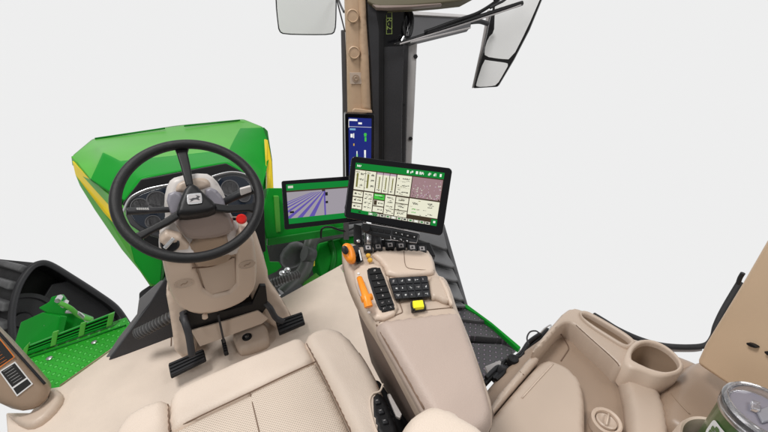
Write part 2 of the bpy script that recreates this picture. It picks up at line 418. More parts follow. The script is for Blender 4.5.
# ================================================================== STEERING CONSOLE
st = thing('steering_console', (-.03,1.25,0), 'beige steering column with black three-spoke wheel and square deer badge', 'steering column')
sp = plane3(fx(160,262,1.14), fx(257,258,1.14), fx(205,318,1.19))
body = [(159,242),(162,262),(168,288),(175,306),(184,314),(197,318),(212,317),(232,311),(249,302),(257,290),(259,272),(255,238),(240,232)]
pillow('lower_shroud', sp.many(body, -.006), m_beige, st, r=.035, side=.07, step=.011)
u1 = [(158,234),(162,262),(168,287),(174,303),(181,311),(192,312),(207,309.5),(196,262),(192,252),(190,236)]
pillow('shroud_rib', sp.many([(158,233),(162,262),(168,288),(175,304),(184,312),(199,315),(212,314),(231,309),(248,300),(256,289),(257,270),(253,232),(236,232),(236,262),(236,292),(206,298),(193,262),(189,240)], .012), m_beige, st, r=.012, side=.02, step=.008)
for x, y in ((184,283.5),(247,264.5)):
    c = sp.at(x, y, .0125)
    lathe('boss', c, sp.n, [(.026,-.001),(.026,.002),(.022,.002),(.021,.0005),(0,.0005)], m_beige2, st, sx=1.15, sy=.75)
    tube('boss_mark', [c+basis(sp.n)[0]*a*.014+basis(sp.n)[1]*b*.010+sp.n*.0015 for a, b in ((-.8,-.5),(-.2,.1),(.3,-.2),(.9,.6))], .0012, m_beige3, st)
slab('shroud_recess', sp.many([(197,264),(235,258),(236,288),(207,296)], .0022), m_beige2, st, thick=.004, bevel=.002)
tube('seam', sp.many([(192,268),(212,266),(232,258)], .016), .0028, m_stitch, st)
lathe('screw_plug', sp.at(205,317,.004), sp.n, [(.010,-.01),(.010,.004),(.007,.006),(0,.006)], m_beige, st)
# kick panels flaring to the floor either side
kp = plane3(fx(250,235,1.30), fx(284,302,1.30), fx(262,240,1.30))
pillow('kick_panel', [fx(246,225,1.27), fx(256,226,1.29), fx(268,268,1.30), fx(270,284,1.27), fx(283,300,1.30), fx(292,322,1.31), fx(268,322,1.31), fx(250,300,1.27)], m_beige, st, r=.012, side=.12, step=.012, n=(0,-1,.25))
pillow('kick_panel', [fx(164,290,1.28), fx(172,300,1.26), fx(190,312,1.24), fx(200,345,1.30), fx(176,352,1.30), fx(171,322,1.28)], m_beige, st, r=.012, side=.12, step=.012, n=(0,-1,.25))
slab('firewall', [fx(168,285,1.42), fx(262,262,1.42), fx(272,300,1.42), fx(276,325,1.42), fx(180,352,1.42)], m_black, st, thick=.02)
slab('pedal_recess', [fx(179,320,1.245), fx(186,312,1.245), fx(225,311,1.245), fx(252,304,1.245), fx(260,286,1.235), fx(266,286,1.235), fx(268,306,1.235), fx(262,314,1.24), fx(226,324,1.25), fx(196,330,1.25), fx(186,334,1.25)], m_black, st, thick=.02, bevel=.003)
slab('toe_board', [fx(191,331,1.232), fx(226,321,1.232), fx(258,310.5,1.232), fx(269,319,1.21), (fx(262,324,1.21)), fx(232,335,1.21), fx(200,347,1.21)], m_beige, st, thick=.015, bevel=.004)
# upper column
up = plane3(fx(166,185,1.20), fx(226,185,1.20), fx(190,240,1.13))
pillow('upper_cowl', up.many([(168,182),(176,176),(205,172),(216,178),(226,195),(232,216),(240,226),(246,252),(212,262),(160,264),(158,236),(166,222),(164,200)]), m_column, st, r=.02, side=.12, step=.011)
pillow('cowl_recess', up.many([(176,185),(184,180),(203,177),(210,181),(211,188),(176,194)], .006), m_beige2, st, r=.006, side=.01, step=.008)
pillow('switch_wing', up.many([(165,195),(178,190),(186,200),(186,214),(172,218)], .030), m_wing, st, r=.005, side=.03, step=.006)
pillow('switch_wing', up.many([(204,190),(214,187),(224,198),(226,208),(212,208)], .030), m_wing, st, r=.005, side=.03, step=.006)
tp = plane3(fx(176,224,1.10), fx(232,214,1.10), fx(196,262,1.09))
pillow('column_pod', tp.many([(172,222),(182,214),(222,208),(233,218),(236,230),(228,238),(196,243),(183,238)]), m_taupe, st, r=.02, side=.05, step=.009)
pillow('column_neck', tp.many([(188,238),(226,232),(230,248),(232,262),(212,268),(194,268)], -.02), m_beige3, st, r=.01, side=.06, step=.010)
# stalks
tube('stalk', [fx(126,211.5,1.13), fx(150,210.5,1.14), fx(172,209.5,1.16)], lambda t: .0115-.003*t, m_dgrey, st)
for i in range(6):
    p = fx(137+i*2.1,210,1.118); slab('stalk_print', [p, p+V((.004,0,0)), p+V((.004,0,.006)), p+V((0,0,.006))], m_white, st, thick=.001, bevel=0)
tube('stalk', [fx(221,204,1.17), fx(234,197,1.16), fx(253,189,1.15)], lambda t: .011+.006*t, m_key, st)
slab('stalk_collar', [fx(240,189,1.12), fx(251,186,1.12), fx(252,192,1.12), fx(241,196,1.12)], m_column, st, thick=.012, bevel=.003)
tube('red_lever', [fx(224,219,1.15), fx(236,219,1.14)], .005, m_black, st, k=1)
lathe('red_knob', fx(241.5,219,1.12), V((-.1,-.8,.5)), [(.013,-.02),(.017,-.012),(.017,.004),(.012,.009),(0,.010)], m_red, st)
c = fx(170,243.5,1.115); nn = V((-.05,-.8,.55)).normalized()
lathe('ignition_bezel', c, nn, [(.026,-.012),(.026,.003),(.021,.005),(.021,.001),(0,.001)], m_black, st)
e1, e2, _ = basis(nn); dv = (e1*.8+e2*.6)
slab('ignition_key', [c+nn*.016+dv*.02+dv.cross(nn)*.006, c+nn*.016+dv*.02-dv.cross(nn)*.006, c+nn*.016-dv*.02-dv.cross(nn)*.006, c+nn*.016-dv*.02+dv.cross(nn)*.006], m_silver, st, thick=.014, bevel=.003)

# ================================================================== STEERING WHEEL
wc = at(193,197.5,d=1.06); ta = math.radians(41); wn = V((.06,-math.sin(ta),math.cos(ta))).normalized()
wp = Plane(wc, wn); e1, e2, _ = basis(wn)
RW = .1930
wh = tube('steering_wheel', [wc+(e1*math.cos(k*2*math.pi/96)+e2*math.sin(k*2*math.pi/96))*RW for k in range(96)], .0152, m_rim, st, k=1, seg=18, closed=True)
hp = Plane(wc-wn*.012, wn)
slab('spoke', hp.many([(186,186),(193.5,185),(190.5,166),(187.5,152),(189,146),(174,147),(176.5,153),(180.5,166)], .004), m_black, wh, thick=.016, bevel=.005, bseg=3)
slab('spoke', hp.many([(180,208),(184,214),(168,224),(150,233),(139,240),(131,244),(131,235),(137,232),(150,226),(166,217)], .004), m_black, wh, thick=.016, bevel=.005, bseg=3)
slab('spoke', hp.many([(210,202),(226,204.5),(250,203.5),(258,200),(258,213),(249,210.5),(228,211.5),(209,210)], .004), m_black, wh, thick=.016, bevel=.005, bseg=3)
hub = pillow('hub', hp.many([(186,183),(195,182),(203,191),(215,201),(217,208),(205,212),(180,215),(175,212),(179,199)], .020), m_black, wh, r=.014, side=.03, step=.006)
eq = [(188.5,194.5),(200,192.5),(201,201),(189,203)]
slab('emblem', chaikin(hp.many([(186.8,195),(188.5,193.8),(199.8,192.6),(201.6,193.6),(202.4,202),(200.8,203.4),(188.6,204.6),(187.2,203.4)], .0235), 1), m_silver, wh, thick=.003, bevel=.001)
c = hp.at(194.6,198.6,.0242); ex = (hp.at(200,197.8)-hp.at(189,199)).normalized(); ey = wn.cross(ex)
slab('emblem_ground', [c+ex*a+ey*b for a, b in ((-.0175,-.0125),(.0175,-.0125),(.0175,.0135),(-.0175,.0135))], m_lgrey, wh, thick=.001, bevel=.0005)
slab('emblem_deer', [c+wn*.0009+ex*a*.036+ey*(b*.036-.001) for a, b in DEER], m_dgrey, wh, thick=.001, bevel=0)

# ================================================================== PEDALS
def pedal(label, pad, arm, zpad, ribs, arm_r=.013):
    pc = [at(x, y, z=zpad) for x, y in pad]
    root = thing('pedal', sum(pc, V((0,0,0)))/4, label, 'pedal')
    tube('arm', [at(x, y, y=Y) for x, y, Y in arm], arm_r, m_dgrey, root, flat=.6)
    pd = slab('pad', pc, m_black, root, thick=.014, bevel=.004)
    for i in range(ribs):
        t0 = (i+.18)/ribs; t1 = (i+.82)/ribs
        q = [pc[0].lerp(pc[3], t0), pc[1].lerp(pc[2], t0), pc[1].lerp(pc[2], t1), pc[0].lerp(pc[3], t1)]
        cc = sum(q, V((0,0,0)))/4
        slab('grip_rib', [cc+(p-cc)*.95+V((0,0,.006)) for p in q], m_key, pd, vec=(0,0,-.006), bevel=.0015)
pedal('widest ribbed black pedal left below the steering column', [(168,364),(203.5,349),(206,359.5),(170.5,377)], [(183,312,1.27),(185,322,1.22),(189,336,1.19),(192,356,1.16)], .07, 4)
pedal('ribbed black pedal on a curved arm right below the steering column', [(275.5,321),(302,312),(305,323),(279,334)], [(261,290,1.30),(263,300,1.26),(270,308,1.22),(276,318,1.20),(284,322,1.18)], .07, 4)
pedal('narrow upright middle pedal on a thin bar', [(221,340),(225,338.5),(228.5,353),(224,354.5)], [(218,314,1.22),(221,328,1.205),(224,342,1.195)], .05, 6, .007)
hb = thing('floor_plug_housing', at(250,338,z=.03), 'beige raised floor block with a round black plug between the pedals', 'floor housing')
pillow('housing', [at(x,y,z=.05) for x,y in ((231,333),(235,328),(262,319),(266,323),(269,337),(264,342),(241,349),(236,346))], m_beige, hb, r=.022, side=.04, step=.007, n=(0,0,1))
lathe('plug', at(247,337,z=.052), (0,0,1), [(.020,-.01),(.020,.003),(.016,.005),(.014,.003),(0,.003)], m_black, hb)
lathe('plug_cap', at(247,336.5,z=.056), (0,0,1), [(.009,-.002),(.009,.002),(0,.003)], m_steel, hb)
for q in (((172,322),(171,346)), ((282,300),(294,322)), ((200,330),(232,322)), ((232,322),(268,312))):
    tag(tube('floor_seam', [at(q[0][0],q[0][1],z=.0015), at(q[1][0],q[1][1],z=.0015)], .0022, m_stitch, k=1), kind='structure')

# ================================================================== LEFT: post, bellows
po = thing('corner_post', at(130,352,z=0), 'dark grey slanting front corner post left of the steering column', 'post')
slab('post_face', [fx(160,280,1.52), fx(166,281,1.50), fx(150,306,1.5), fx(118,352,1.45), fx(100,364,1.45), fx(118,338,1.5), fx(136,314,1.52), fx(138,299,1.54)], mat('post_grey', (.15,.15,.155), .45, bump=.2, scale=160, var=.12), po, thick=.03, bevel=.008, bseg=3)
slab('post_side', [fx(165,279,1.49), fx(176,290,1.47), fx(182,330,1.45), fx(172,342,1.43), fx(108,361,1.43), fx(150,304,1.485)], m_dgrey, po, thick=.05, bevel=.006)
slab('post_back', [fx(138,293,1.66), fx(150,285,1.66), fx(168,262,1.6), fx(172,285,1.6), fx(150,318,1.6), fx(138,310,1.66)], m_dgrey, po, thick=.04, bevel=.01)
tag(tube('bellows_boot', [at(137,334,y=1.36), at(158,323.5,y=1.34), at(182,311,y=1.33)], lambda t: .018+.006*math.sin(t*2*math.pi*16), m_hose, k=90), 'grey ribbed rubber boot between corner post and steering column', 'bellows', 'ribbed rubber boots')

# left door sill post with warning labels
dp = thing('door_post', at(25,400,z=.05), 'beige door post with orange and black warning labels, bottom left', 'door post')
dpl = plane3(at(0,336,z=.30), at(46,386,z=.10), at(17,412,z=.07))
pillow('post_body', dpl.many([(-26,312),(-6,326),(47,384),(50,392),(46,402),(36,411),(17,414),(-10,402),(-40,360)]), m_beige3, dp, r=.03, side=.05, step=.012)
pillow('post_foot', [at(x,y,z=.03) for x,y in ((3,411),(17,415),(33,411),(46,399),(47,389),(58,388),(62,396),(50,412),(34,424),(20,425))], m_beige, dp, r=.012, side=.03, step=.009, n=(0,0,1))
tube('post_edge', dpl.many([(-6,327),(20,356),(45,384)], .002), .004, m_key, dp)
wl = slab('warning_label', dpl.many([(-8,333),(0.5,339),(15,357),(-2,369),(-16,352)], .004), m_labelo, dp, thick=.0035, bevel=0)
slab('warning_panel', dpl.many([(-8,335),(.6,340.8),(13.6,357),(-2.2,367.6),(-15,352)], .0048), m_labelk, wl, thick=.001, bevel=0)
for i in range(5):
    a = dpl.at(-2+i*2.2,349+i*2.6,.0052); b = dpl.at(-9+i*2.2,353.5+i*2.6,.0052)
    tube('label_print', [a,b], .0007, m_labelo, wl, k=1, seg=4)
wl = slab('warning_label', dpl.many([(-1,371.5),(15,361.5),(33,384),(17,396.5)], .004), m_white, dp, thick=.0035, bevel=0)
slab('warning_panel', dpl.many([(.8,371.8),(14.6,363.2),(26.2,377.6),(12.2,387.2)], .0048), m_labelk, wl, thick=.001, bevel=0)
slab('warning_panel', dpl.many([(13.3,388.6),(27.2,378.9),(31.2,383.8),(17.1,394.6)], .0048), m_labelk, wl, thick=.001, bevel=0)
for i in range(6):
    a = dpl.at(3.3+i*1.9,371.8+i*2.3,.0052); b = dpl.at(12.4+i*1.9,366+i*2.3,.0052)
    tube('label_print', [a,b], .00045, m_white, wl, k=1, seg=4)

# ================================================================== LEFT: platform, guard, track, fender
pz = -.10
pf = thing('step_platform', at(80,350,z=pz), 'green studded metal platform beside the cab floor', 'platform')
slab('tread_plate', [at(x,y,z=pz) for x,y in ((16,355),(72,337),(126,317),(134,330),(118,352),(56,394),(40,399),(-10,400),(-10,360))], m_tread, pf, thick=.012, bevel=.003)
tube('folded_edge', [at(x,y,z=pz+.004) for x,y in ((18,361),(72,343.5),(126,325))], .004, m_greenD, pf, k=1)
for x,y in ((50,359),(94.5,343)):
    lathe('bolt', at(x,y,z=pz), (0,0,1), [(.013,0),(.013,.008),(.008,.011),(0,.011)], m_steel, pf, seg=6)
gd = thing('louvred_guard', at(70,335,y=1.86), 'green slotted guard standing along the platform edge', 'guard')
g0 = at(20,357.5,z=pz+.01); g1 = at(112,326,z=pz+.01); gpl = plane3(g0, g1, g1+V((0,.03,.1)))
rails = [[(18,357),(110,327)], ]
def gl(t, x): return None
def gquad(x0,x1,t0,t1):
    # t=0 lower edge, 1 upper edge
    def pt(x,t):
        yl = 358.5-(x-18)*.352; yh = (339-(x-30)*.32) if x > 30 else 339+(30-x)*1.1
        return (x+ t*2.5, yl+(yh-yl)*t)
    return [pt(x0,t0), pt(x1,t0), pt(x1,t1), pt(x0,t1)]
slab('guard_frame', gpl.many([(18,358.5),(112,325.5),(113,323),(18,355.5)]), m_green, gd, thick=.01, bevel=.002)
for xa in (21, 50, 78, 106):
    slab('guard_frame', gpl.many(gquad(xa,xa+6,0,1),.002), m_green_lit, gd, thick=.012, bevel=.003)
for t in (.0,.30,.58,.88):
    slab('guard_slat', gpl.many(gquad(22,112,t,t+.13)), m_green, gd, thick=.02, bevel=.003)
slab('guard_backing', gpl.many(gquad(22,110,.02,.95), -.012), m_black, gd, thick=.006, bevel=0)
# hitch bracket
br = thing('valve_bracket', at(60,310,y=2.15), 'green bolted bracket standing inside the black fender', 'bracket')
slab('bracket_plate', [fx(38,308,2.2), fx(49,302,2.2), fx(51,297,2.2), fx(61,294.5,2.2), (fx(65,300,2.2)), fx(66,306,2.2), fx(76,312,2.2), fx(92,318,2.15), fx(90,330,2.1), fx(30,348,2.1), fx(48,314,2.2)], m_green, br, thick=.05, bevel=.006)
slab('bracket_plate', [fx(14,345,2.25), fx(20,322,2.25), fx(42,312,2.2), fx(60,316,2.1), fx(55,338,2.05), fx(16,352,2.1)], m_green, br, thick=.04, bevel=.008)
tube('hose', [fx(60,303,2.1), fx(70,308,2.08), fx(80,316,2.08), fx(92,320,2.05)], .012, m_green_lit, br)
tube('hose', [fx(66,312,2.1), fx(78,313,2.08), fx(88,322,2.06)], .009, m_steel, br)
for x,y in ((58,300),(64,305),(54,322),(47,326)):
    lathe('bolt', fx(x,y,2.13), (0,-1,.2), [(.014,-.04),(.014,.01),(0,.012)], m_steel, br, seg=6)
# fender
fp = Plane(at(60,300,d=2.7), (EYE-at(60,300,d=2.7)).normalized()+V((.25,0,-.1)))
arch = [(14,352),(12,316),(18,288),(29,270),(39,263.5),(50,264.5),(72,277.5),(97,293.5),(116,307.5),(128,324)]
fe = thing('track_fender', at(70,330,d=2.6), 'black curved fender arching over the green platform', 'fender')
ar = spline(fp.many(arch), 5)
tube('fender_rim', ar, .022, m_dgrey, fe, k=1, seg=10)
# inside wall of the arch, set back, and the arch roof between
back = [p - fp.n*.35 + V((0,0,-.02)) for p in ar]
n_ = len(ar); vs = ar+back
o = mk('fender_roof', vs, [[i,i+1,i+1+n_,i+n_] for i in range(n_-1)], m_black, fe, smooth=True)
slab('fender_liner', [p for p in back], m_black, fe, thick=.02, bevel=0)
lp = Plane(fp.o-fp.n*.2, fp.n)
slab('fender_flap', lp.many([(42,300),(52,284),(72,280),(104,300),(122,322),(96,326),(60,330)]), m_dgrey, fe, thick=.03, bevel=.01)
lathe('idler_rim', lp.at(22,320,.03), lp.n, [(.20,0),(.20,.03),(.17,.035),(.16,.01),(.06,.0),(.05,.03),(0,.03)], m_dgrey, fe, seg=40)
m_lug = mat('lug_rubber', (.12,.12,.125), .6, bump=.6, scale=40, var=.35, vscale=10)
# track belt with lugs, outside the fender
tk = thing('rubber_track', at(5,300,d=2.8), 'black rubber crawler track with chunky lugs at left edge', 'track')
edge = fp.many([(14,356),(11,330),(11.5,312),(16,291),(25,274),(36,262.5)])
es = spline(edge, 4); dirv = (-cr*.75+V((0,0,.02))+cf*.25).normalized()
n_ = len(es)
vs = [p-fp.n*.02 for p in es] + [p+dirv*.55-fp.n*.02 for p in es]
mk('belt', vs, [[i,i+1,i+1+n_,i+n_] for i in range(n_-1)], m_rubber, tk, smooth=True)
for i in range(0, n_-3, 4):
    p = es[i]; q = es[i+2]; t = (q-p); nn = (dirv.cross(t)).normalized()
    if nn.dot(EYE-p) < 0: nn = -nn
    a = p+dirv*.015; b = p+t*.95+dirv*.015; c_ = p+t*1.25+dirv*.24; d_ = p+t*.45+dirv*.24
    e_ = p+t*1.3+dirv*.50; f_ = p+t*.75+dirv*.50
    slab('lug', [x+nn*.05 for x in (a,b,c_,e_,f_,d_)], m_lug, tk, vec=-nn*.07, bevel=.018, bseg=3)

# ================================================================== BETWEEN COLUMN AND DISPLAYS: engine bay parts
eb = thing('intake_duct', fx(312,255,1.75), 'large grey pipe bending down beside the hood', 'pipe')
tube('pipe', [fx(362,229,1.95), fx(335,233,1.9), fx(315,238,1.85), fx(309,250,1.8), fx(306,266,1.74), fx(297,280,1.7), fx(283,294,1.66)], .043, m_hose, eb)
tube('pipe_clamp', [fx(304,253.5,1.755), fx(313,255.5,1.755)], .047, m_grey, eb, k=1)
tag(tube('bellows_boot', [fx(266,286,1.5), fx(282,280,1.52), fx(299,274,1.54)], lambda t: .02+.006*math.sin(t*2*math.pi*13), m_hose, k=70), 'grey ribbed rubber boot right of the steering column', 'bellows', 'ribbed rubber boots')
gp = thing('engine_shield', fx(290,260,1.95), 'grey moulded shield behind the bent pipe', 'shield')
pillow('shield_panel', [fx(262,240,2.0), fx(300,232,2.05), fx(362,226,2.1), fx(350,262,2.0), (fx(300,300,1.9)), fx(270,300,1.85)], m_grey, gp, r=.04, side=.05, step=.03, n=(0,-1,.3))
slab('shield_upper', [fx(325,214,2.3), fx(366,210,2.3), fx(368,252,2.2), fx(340,250,2.2)], m_dgrey, gp, thick=.03)
pillow('shield_bulge', [fx(283,256,1.84), fx(296,243,1.86), fx(308,246,1.86), fx(308,262,1.82), fx(294,272,1.8), fx(284,270,1.8)], m_grey, gp, r=.05, side=.04, step=.012, n=(0,-1,.3))
slab('shield_rib', [fx(262,226,1.9), fx(268,244,1.8), fx(266,270,1.7), fx(262,272,1.7)], m_dgrey, gp, thick=.03)
gb = thing('green_bracket', fx(270,255,1.55), 'green angled bracket right of the steering column', 'bracket')
slab('bracket_plate', [fx(261,233,1.56), fx(265,236,1.56), fx(270,262,1.54), fx(279,262,1.54), fx(282,267,1.53), fx(276,272,1.52), fx(267,276,1.52)], m_green, gb, thick=.012, bevel=.003)
for x,y in ((283,273),(288,270),(292,275),(287,279)):
    lathe('fitting', fx(x,y,1.6), (.1,-.8,.5), [(.014,-.03),(.016,0),(.010,.012),(0,.014)], m_silver, gb, seg=10)
gx = thing('green_casting', fx(335,262,1.9), 'green cast housing in front of the floor beside the armrest', 'casting')
slab('casting_block', [fx(318,243,1.95), fx(330,240,1.95), fx(356,234,1.95), fx(358,268,1.8), fx(344,272,1.75), fx(322,282,1.72), fx(316,262,1.85)], m_green, gx, thick=.12, bevel=.015)
slab('casting_foot', [fx(304,282,1.72), fx(316,272,1.76), fx(324,280,1.66), fx(346,266,1.64), fx(348,276,1.58), fx(300,298,1.55), fx(296,292,1.6)], m_green_lit, gx, thick=.03, bevel=.008)
tube('casting_ridge', [fx(330,240,1.93), fx(334,256,1.85), fx(331,276,1.72)], .02, m_greenD, gx)
tube('casting_ridge', [fx(342,238,1.93), fx(347,254,1.85), fx(344,272,1.72)], .02, m_green, gx)
slab('yellow_tag', [fx(311,256,1.84), fx(315,256,1.84), fx(315,266,1.8), fx(311,267,1.8)], m_yellow, gx, thick=.01)
tube('loop_hose', [fx(321,238,1.6), fx(322,229,1.6), fx(330,227,1.6), fx(345,231,1.6), fx(358,226,1.6)], .006, m_black, gx)
slab('filler_panel', [fx(276,298,1.56), fx(300,283,1.6), fx(305,287,1.56), fx(284,300,1.5)], m_dgrey, gx, thick=.03)

# ================================================================== DISPLAYS
mp = Plane(at(398,196,d=.90), (EYE-at(398,196,d=.90)).normalized()+V((-.05,-.15,.12)))
md = thing('main_display', at(398,240,d=.93), 'largest touchscreen, green header over a grid of cream tiles', 'display')
mq = [(351.5,155.8),(452.8,168.3),(442.5,236.2),(343.6,217.5)]
def lerpq(q, u, v):
    f = lambda i: q[0][i]*(1-u)*(1-v)+q[1][i]*u*(1-v)+q[2][i]*u*v+q[3][i]*(1-u)*v
    return (f(0), f(1))
def rquad(q, r=.035, asp=1.5):
    L = []
    for (u,v,du,dv_) in ((0,0,1,1),(1,0,-1,1),(1,1,-1,-1),(0,1,1,-1)):
        ps = [(u,v+dv_*r*asp),(u+du*r*.3,v+dv_*r*asp*.3),(u+du*r,v)]
        if (u+v) == 1: ps = ps[::-1]
        L += ps
    return [lerpq(q,u,v) for u,v in L]
slab('bezel', mp.many(rquad(mq)), m_gloss, md, thick=.028, bevel=.004, bseg=3)
ms = [(355.8,162.6),(444.7,172.9),(436.4,226.2),(350.9,212.2)]
G,CR,BR,DK,PK,LM,PL_,WH,LV,OL = range(10)
I = [(0,BR,0,0,1,1),(1,G,0,0,1,.12),(1,G,0,.93,.30,1),(1,G,.93,.88,1,1)]
I += [(2,WH,.02,.035,.065,.075)] + [(2,WH,u,.03,u+w,.085) for u,w in ((.58,.02),(.62,.03),(.68,.025),(.72,.05),(.82,.03),(.88,.03),(.95,.02))]
def tile(u0,v0,u1,v1,c=CR): I.append((1,c,u0,v0,u1,v1))
for u in (.005,.125): 
    tile(u,.14,u+.115,.53)
    for k in range(3): I.append((2,DK,u+.065,.19+k*.11,u+.10,.23+k*.11))
    I.append((2,OL,u+.02,.20,u+.04,.48)); I.append((2,DK,u+.015,.17,u+.05,.185))
for u in (.25,.325,.40):
    tile(u,.14,u+.068,.53); I.append((2,LV,u,.14,u+.068,.18)); I.append((2,OL,u+.03,.22,u+.042,.46)); I.append((2,DK,u+.018,.47,u+.05,.50))
    for k in range(6): I.append((2,PL_,u+.01,.23+k*.04,u+.025,.24+k*.04))
tile(.48,.14,.645,.53)
for k in range(3): I.append((2,DK,.545,.19+k*.13,.625,.215+k*.13)); I.append((2,DK,.495,.20+k*.13,.51,.22+k*.13)); I.append((2,BR,.49,.25+k*.13,.64,.254+k*.13))
tile(.655,.14,.995,.53,PK)
for k in range(90):
    u = .66+random.random()*.32; v = .15+random.random()**.6*.36; w = .004+random.random()*.012
    I.append((2,random.choice((LV,LV,DK,PL_,BR)) if v > .40 else random.choice((LV,PK,PL_)),u,v,min(u+w,.994),v+.006+.02*random.random()))
for k in range(3):
    tile(.005,.56+k*.125,.115,.665+k*.125); I.append((2,DK,.02,.60+k*.125,.045,.625+k*.125)); I.append((2,DK,.06,.60+k*.125,.10,.625+k*.125))
tile(.125,.555,.235,.93)
for k in range(4): I.append((2,DK,.14,.59+k*.085,.165,.605+k*.085)); I.append((2,DK,.185,.585+k*.085,.22,.61+k*.085))
for k,c in enumerate((LM,CR,CR)): tile(.245,.56+k*.125,.365,.665+k*.125,c); I.append((2,DK,.30,.60+k*.125,.355,.625+k*.125))
I += [(2,WH,.255,.58,.345,.595),(2,BR,.25,.69,.285,.78)]
tile(.375,.555,.49,.93)
for k in range(4): I.append((2,DK if k != 2 else BR,.395+.01*(k%2),.59+k*.085,.465,.615+k*.085))
for k in range(3): tile(.50,.56+k*.13,.64,.675+k*.13); I.append((2,DK,.53,.60+k*.13,.60,.63+k*.13)); I.append((2,BR,.51,.575+k*.13,.62,.585+k*.13))
tile(.65,.555,.995,.86)
for u,v in ((.69,.62),(.70,.64),(.69,.74),(.69,.80),(.86,.60),(.88,.63),(.87,.67),(.88,.80)): I.append((2,DK if v<.74 or u>.8 else LM,u,v,u+.055,v+.022))
for k in range(14):
    u = .005+k*.066
    I.append((1,PL_ if k>2 else G,u,.945,u+.058,.995)); I.append((2,(G,DK,G,WH)[k%4],u+.015,.957,u+.042,.982))
I += [(2,WH,.955,.91,.98,.95)]
def glyphs(I, keep=()):
    out = []
    for it in I:
        if it[1] in keep and it[0] == 2 and len(it) == 6 and isinstance(it[2], (int,float)) and it[4]-it[2] > .03 and it[5]-it[3] < .06:
            u, v0, u1, v1 = it[2:6]
            while u < u1-.004:
                w_ = .004+.006*random.random(); k = random.random()
                out.append((2,it[1],u,v0+(v1-v0)*(0 if k > .3 else .35),min(u+w_,u1),v1-(v1-v0)*(0 if k < .7 else .3))); u += w_+.0025+.004*(random.random() < .2)
        else: out.append(it)
    return out
for (a,b,c_,d_) in ((.01,.57,.11,.92),(.13,.58,.23,.92),(.38,.58,.485,.92),(.505,.58,.635,.92),(.66,.58,.99,.85),(.485,.16,.64,.52),(.01,.17,.235,.50)):
    for k in range(9):
        u = a+(c_-a)*random.random()*.8; v = b+(d_-b)*random.random(); I.append((2,random.choice((DK,OL,BR,DK)),u,v,min(u+.012+.03*random.random(),c_),v+.010))
I = glyphs(I, (DK,OL,BR,LM,WH))
bz = screen('screen', mp, ms, I, [e_green,e_cream,e_brown,e_dark,e_pink,e_lime,e_pale,e_white,e_lav,e_olive], md)

p2 = Plane(at(316,204,d=1.0), (EYE-at(316,204,d=1.0)).normalized()+V((.0,-.15,.1)))
d2_ = thing('secondary_display', at(316,225,d=1.02), 'wide touchscreen showing violet field rows on grey, left of the largest', 'display')
q2 = [(281.3,181),(372,174.5),(372,219.5),(284.5,229.8)]
slab('bezel', p2.many(rquad(q2,.02)), m_gloss, d2_, thick=.028, bevel=.004, bseg=3)
s2 = [(286,184.5),(368,179),(368,215.5),(289,224.2)]
I2 = [(0,1,0,0,1,1),(1,0,0,0,1,.16),(1,0,0,.86,1,1),(2,5,0,.16,1,.20),(2,5,.42,.20,.46,.24),(2,4,.02,.04,.08,.10),(2,4,.88,.03,.93,.10)]
vpu, vpv = .50, .10
for k in range(7):
    a = -.62+k*.145; b = a+.065
    def yl(u_at_bottom, v): return vpu+(u_at_bottom-vpu)*(v-vpv)/(.86-vpv)
    pts = []
    for uu in (a,b): pts.append((yl(uu,.24), .24))
    # clip polygon to u>=0
    v0a = .24; 
    def hit0(u): # v where line reaches u=0
        return vpv+(0-vpu)/(u-vpu)*(.86-vpv) if u < 0 else .86
    va, vb = hit0(a), hit0(b)
    P_ = [(yl(a,.24),.24),(yl(b,.24),.24),(yl(b,vb),vb)]
    if va < .86 and vb >= .86: P_.append((0,.86))
    P_.append((yl(a,va),va))
    I2.append((2,2,*[(max(u,0),v) for u,v in P_]))
I2 += [(3,2,.44,.24,.46,.86),(3,3,.455,.27,.49,.36),(3,3,.46,.50,.49,.56),(3,3,.80,.26,.86,.44),(4,4,.81,.28,.85,.33),(3,3,.02,.68,.07,.73)]
screen('screen', p2, s2, I2, [e_green,e_grey,e_viol,e_dark,e_pale,e_brown], d2_)

p3 = Plane(at(360,145,d=1.3), (-.30,-.95,-.02))
d3 = thing('post_display', at(360,165,d=1.32), 'narrow upright blue display mounted on the windshield pillar', 'display')
slab('bezel', p3.many([(345,114.5),(346,113.5),(374,114.5),(374.8,116),(374.5,180),(346,180)]), m_gloss, d3, thick=.03, bevel=.004)
s3 = [(348.5,117.5),(371.5,118.5),(371,176),(349,176)]
I3 = [(0,0,0,0,1,1),(1,1,.03,.02,.38,.05),(1,1,.0,.14,1,.145),(1,1,.42,.07,.58,.10),(1,1,0,.03,.02,.16),(1,2,.05,.17,.30,.20),(1,1,.08,.26,.18,.32),(1,1,.20,.25,.24,.33),(1,3,.68,.24,.78,.30),(1,3,.70,.31,.78,.38),(1,3,.66,.26,.80,.27),(1,4,.2,.42,.25,.46),
      (1,1,.34,.55,.38,.74),(1,3,.33,.60,.40,.74),(1,1,.68,.53,.76,.74),(1,2,.69,.60,.73,.74),(1,2,.05,.80,.9,.81)]
screen('screen', p3, s3, I3, [e_blue,e_white,e_sky,e_lime,em('amber',210,170,60)], d3)

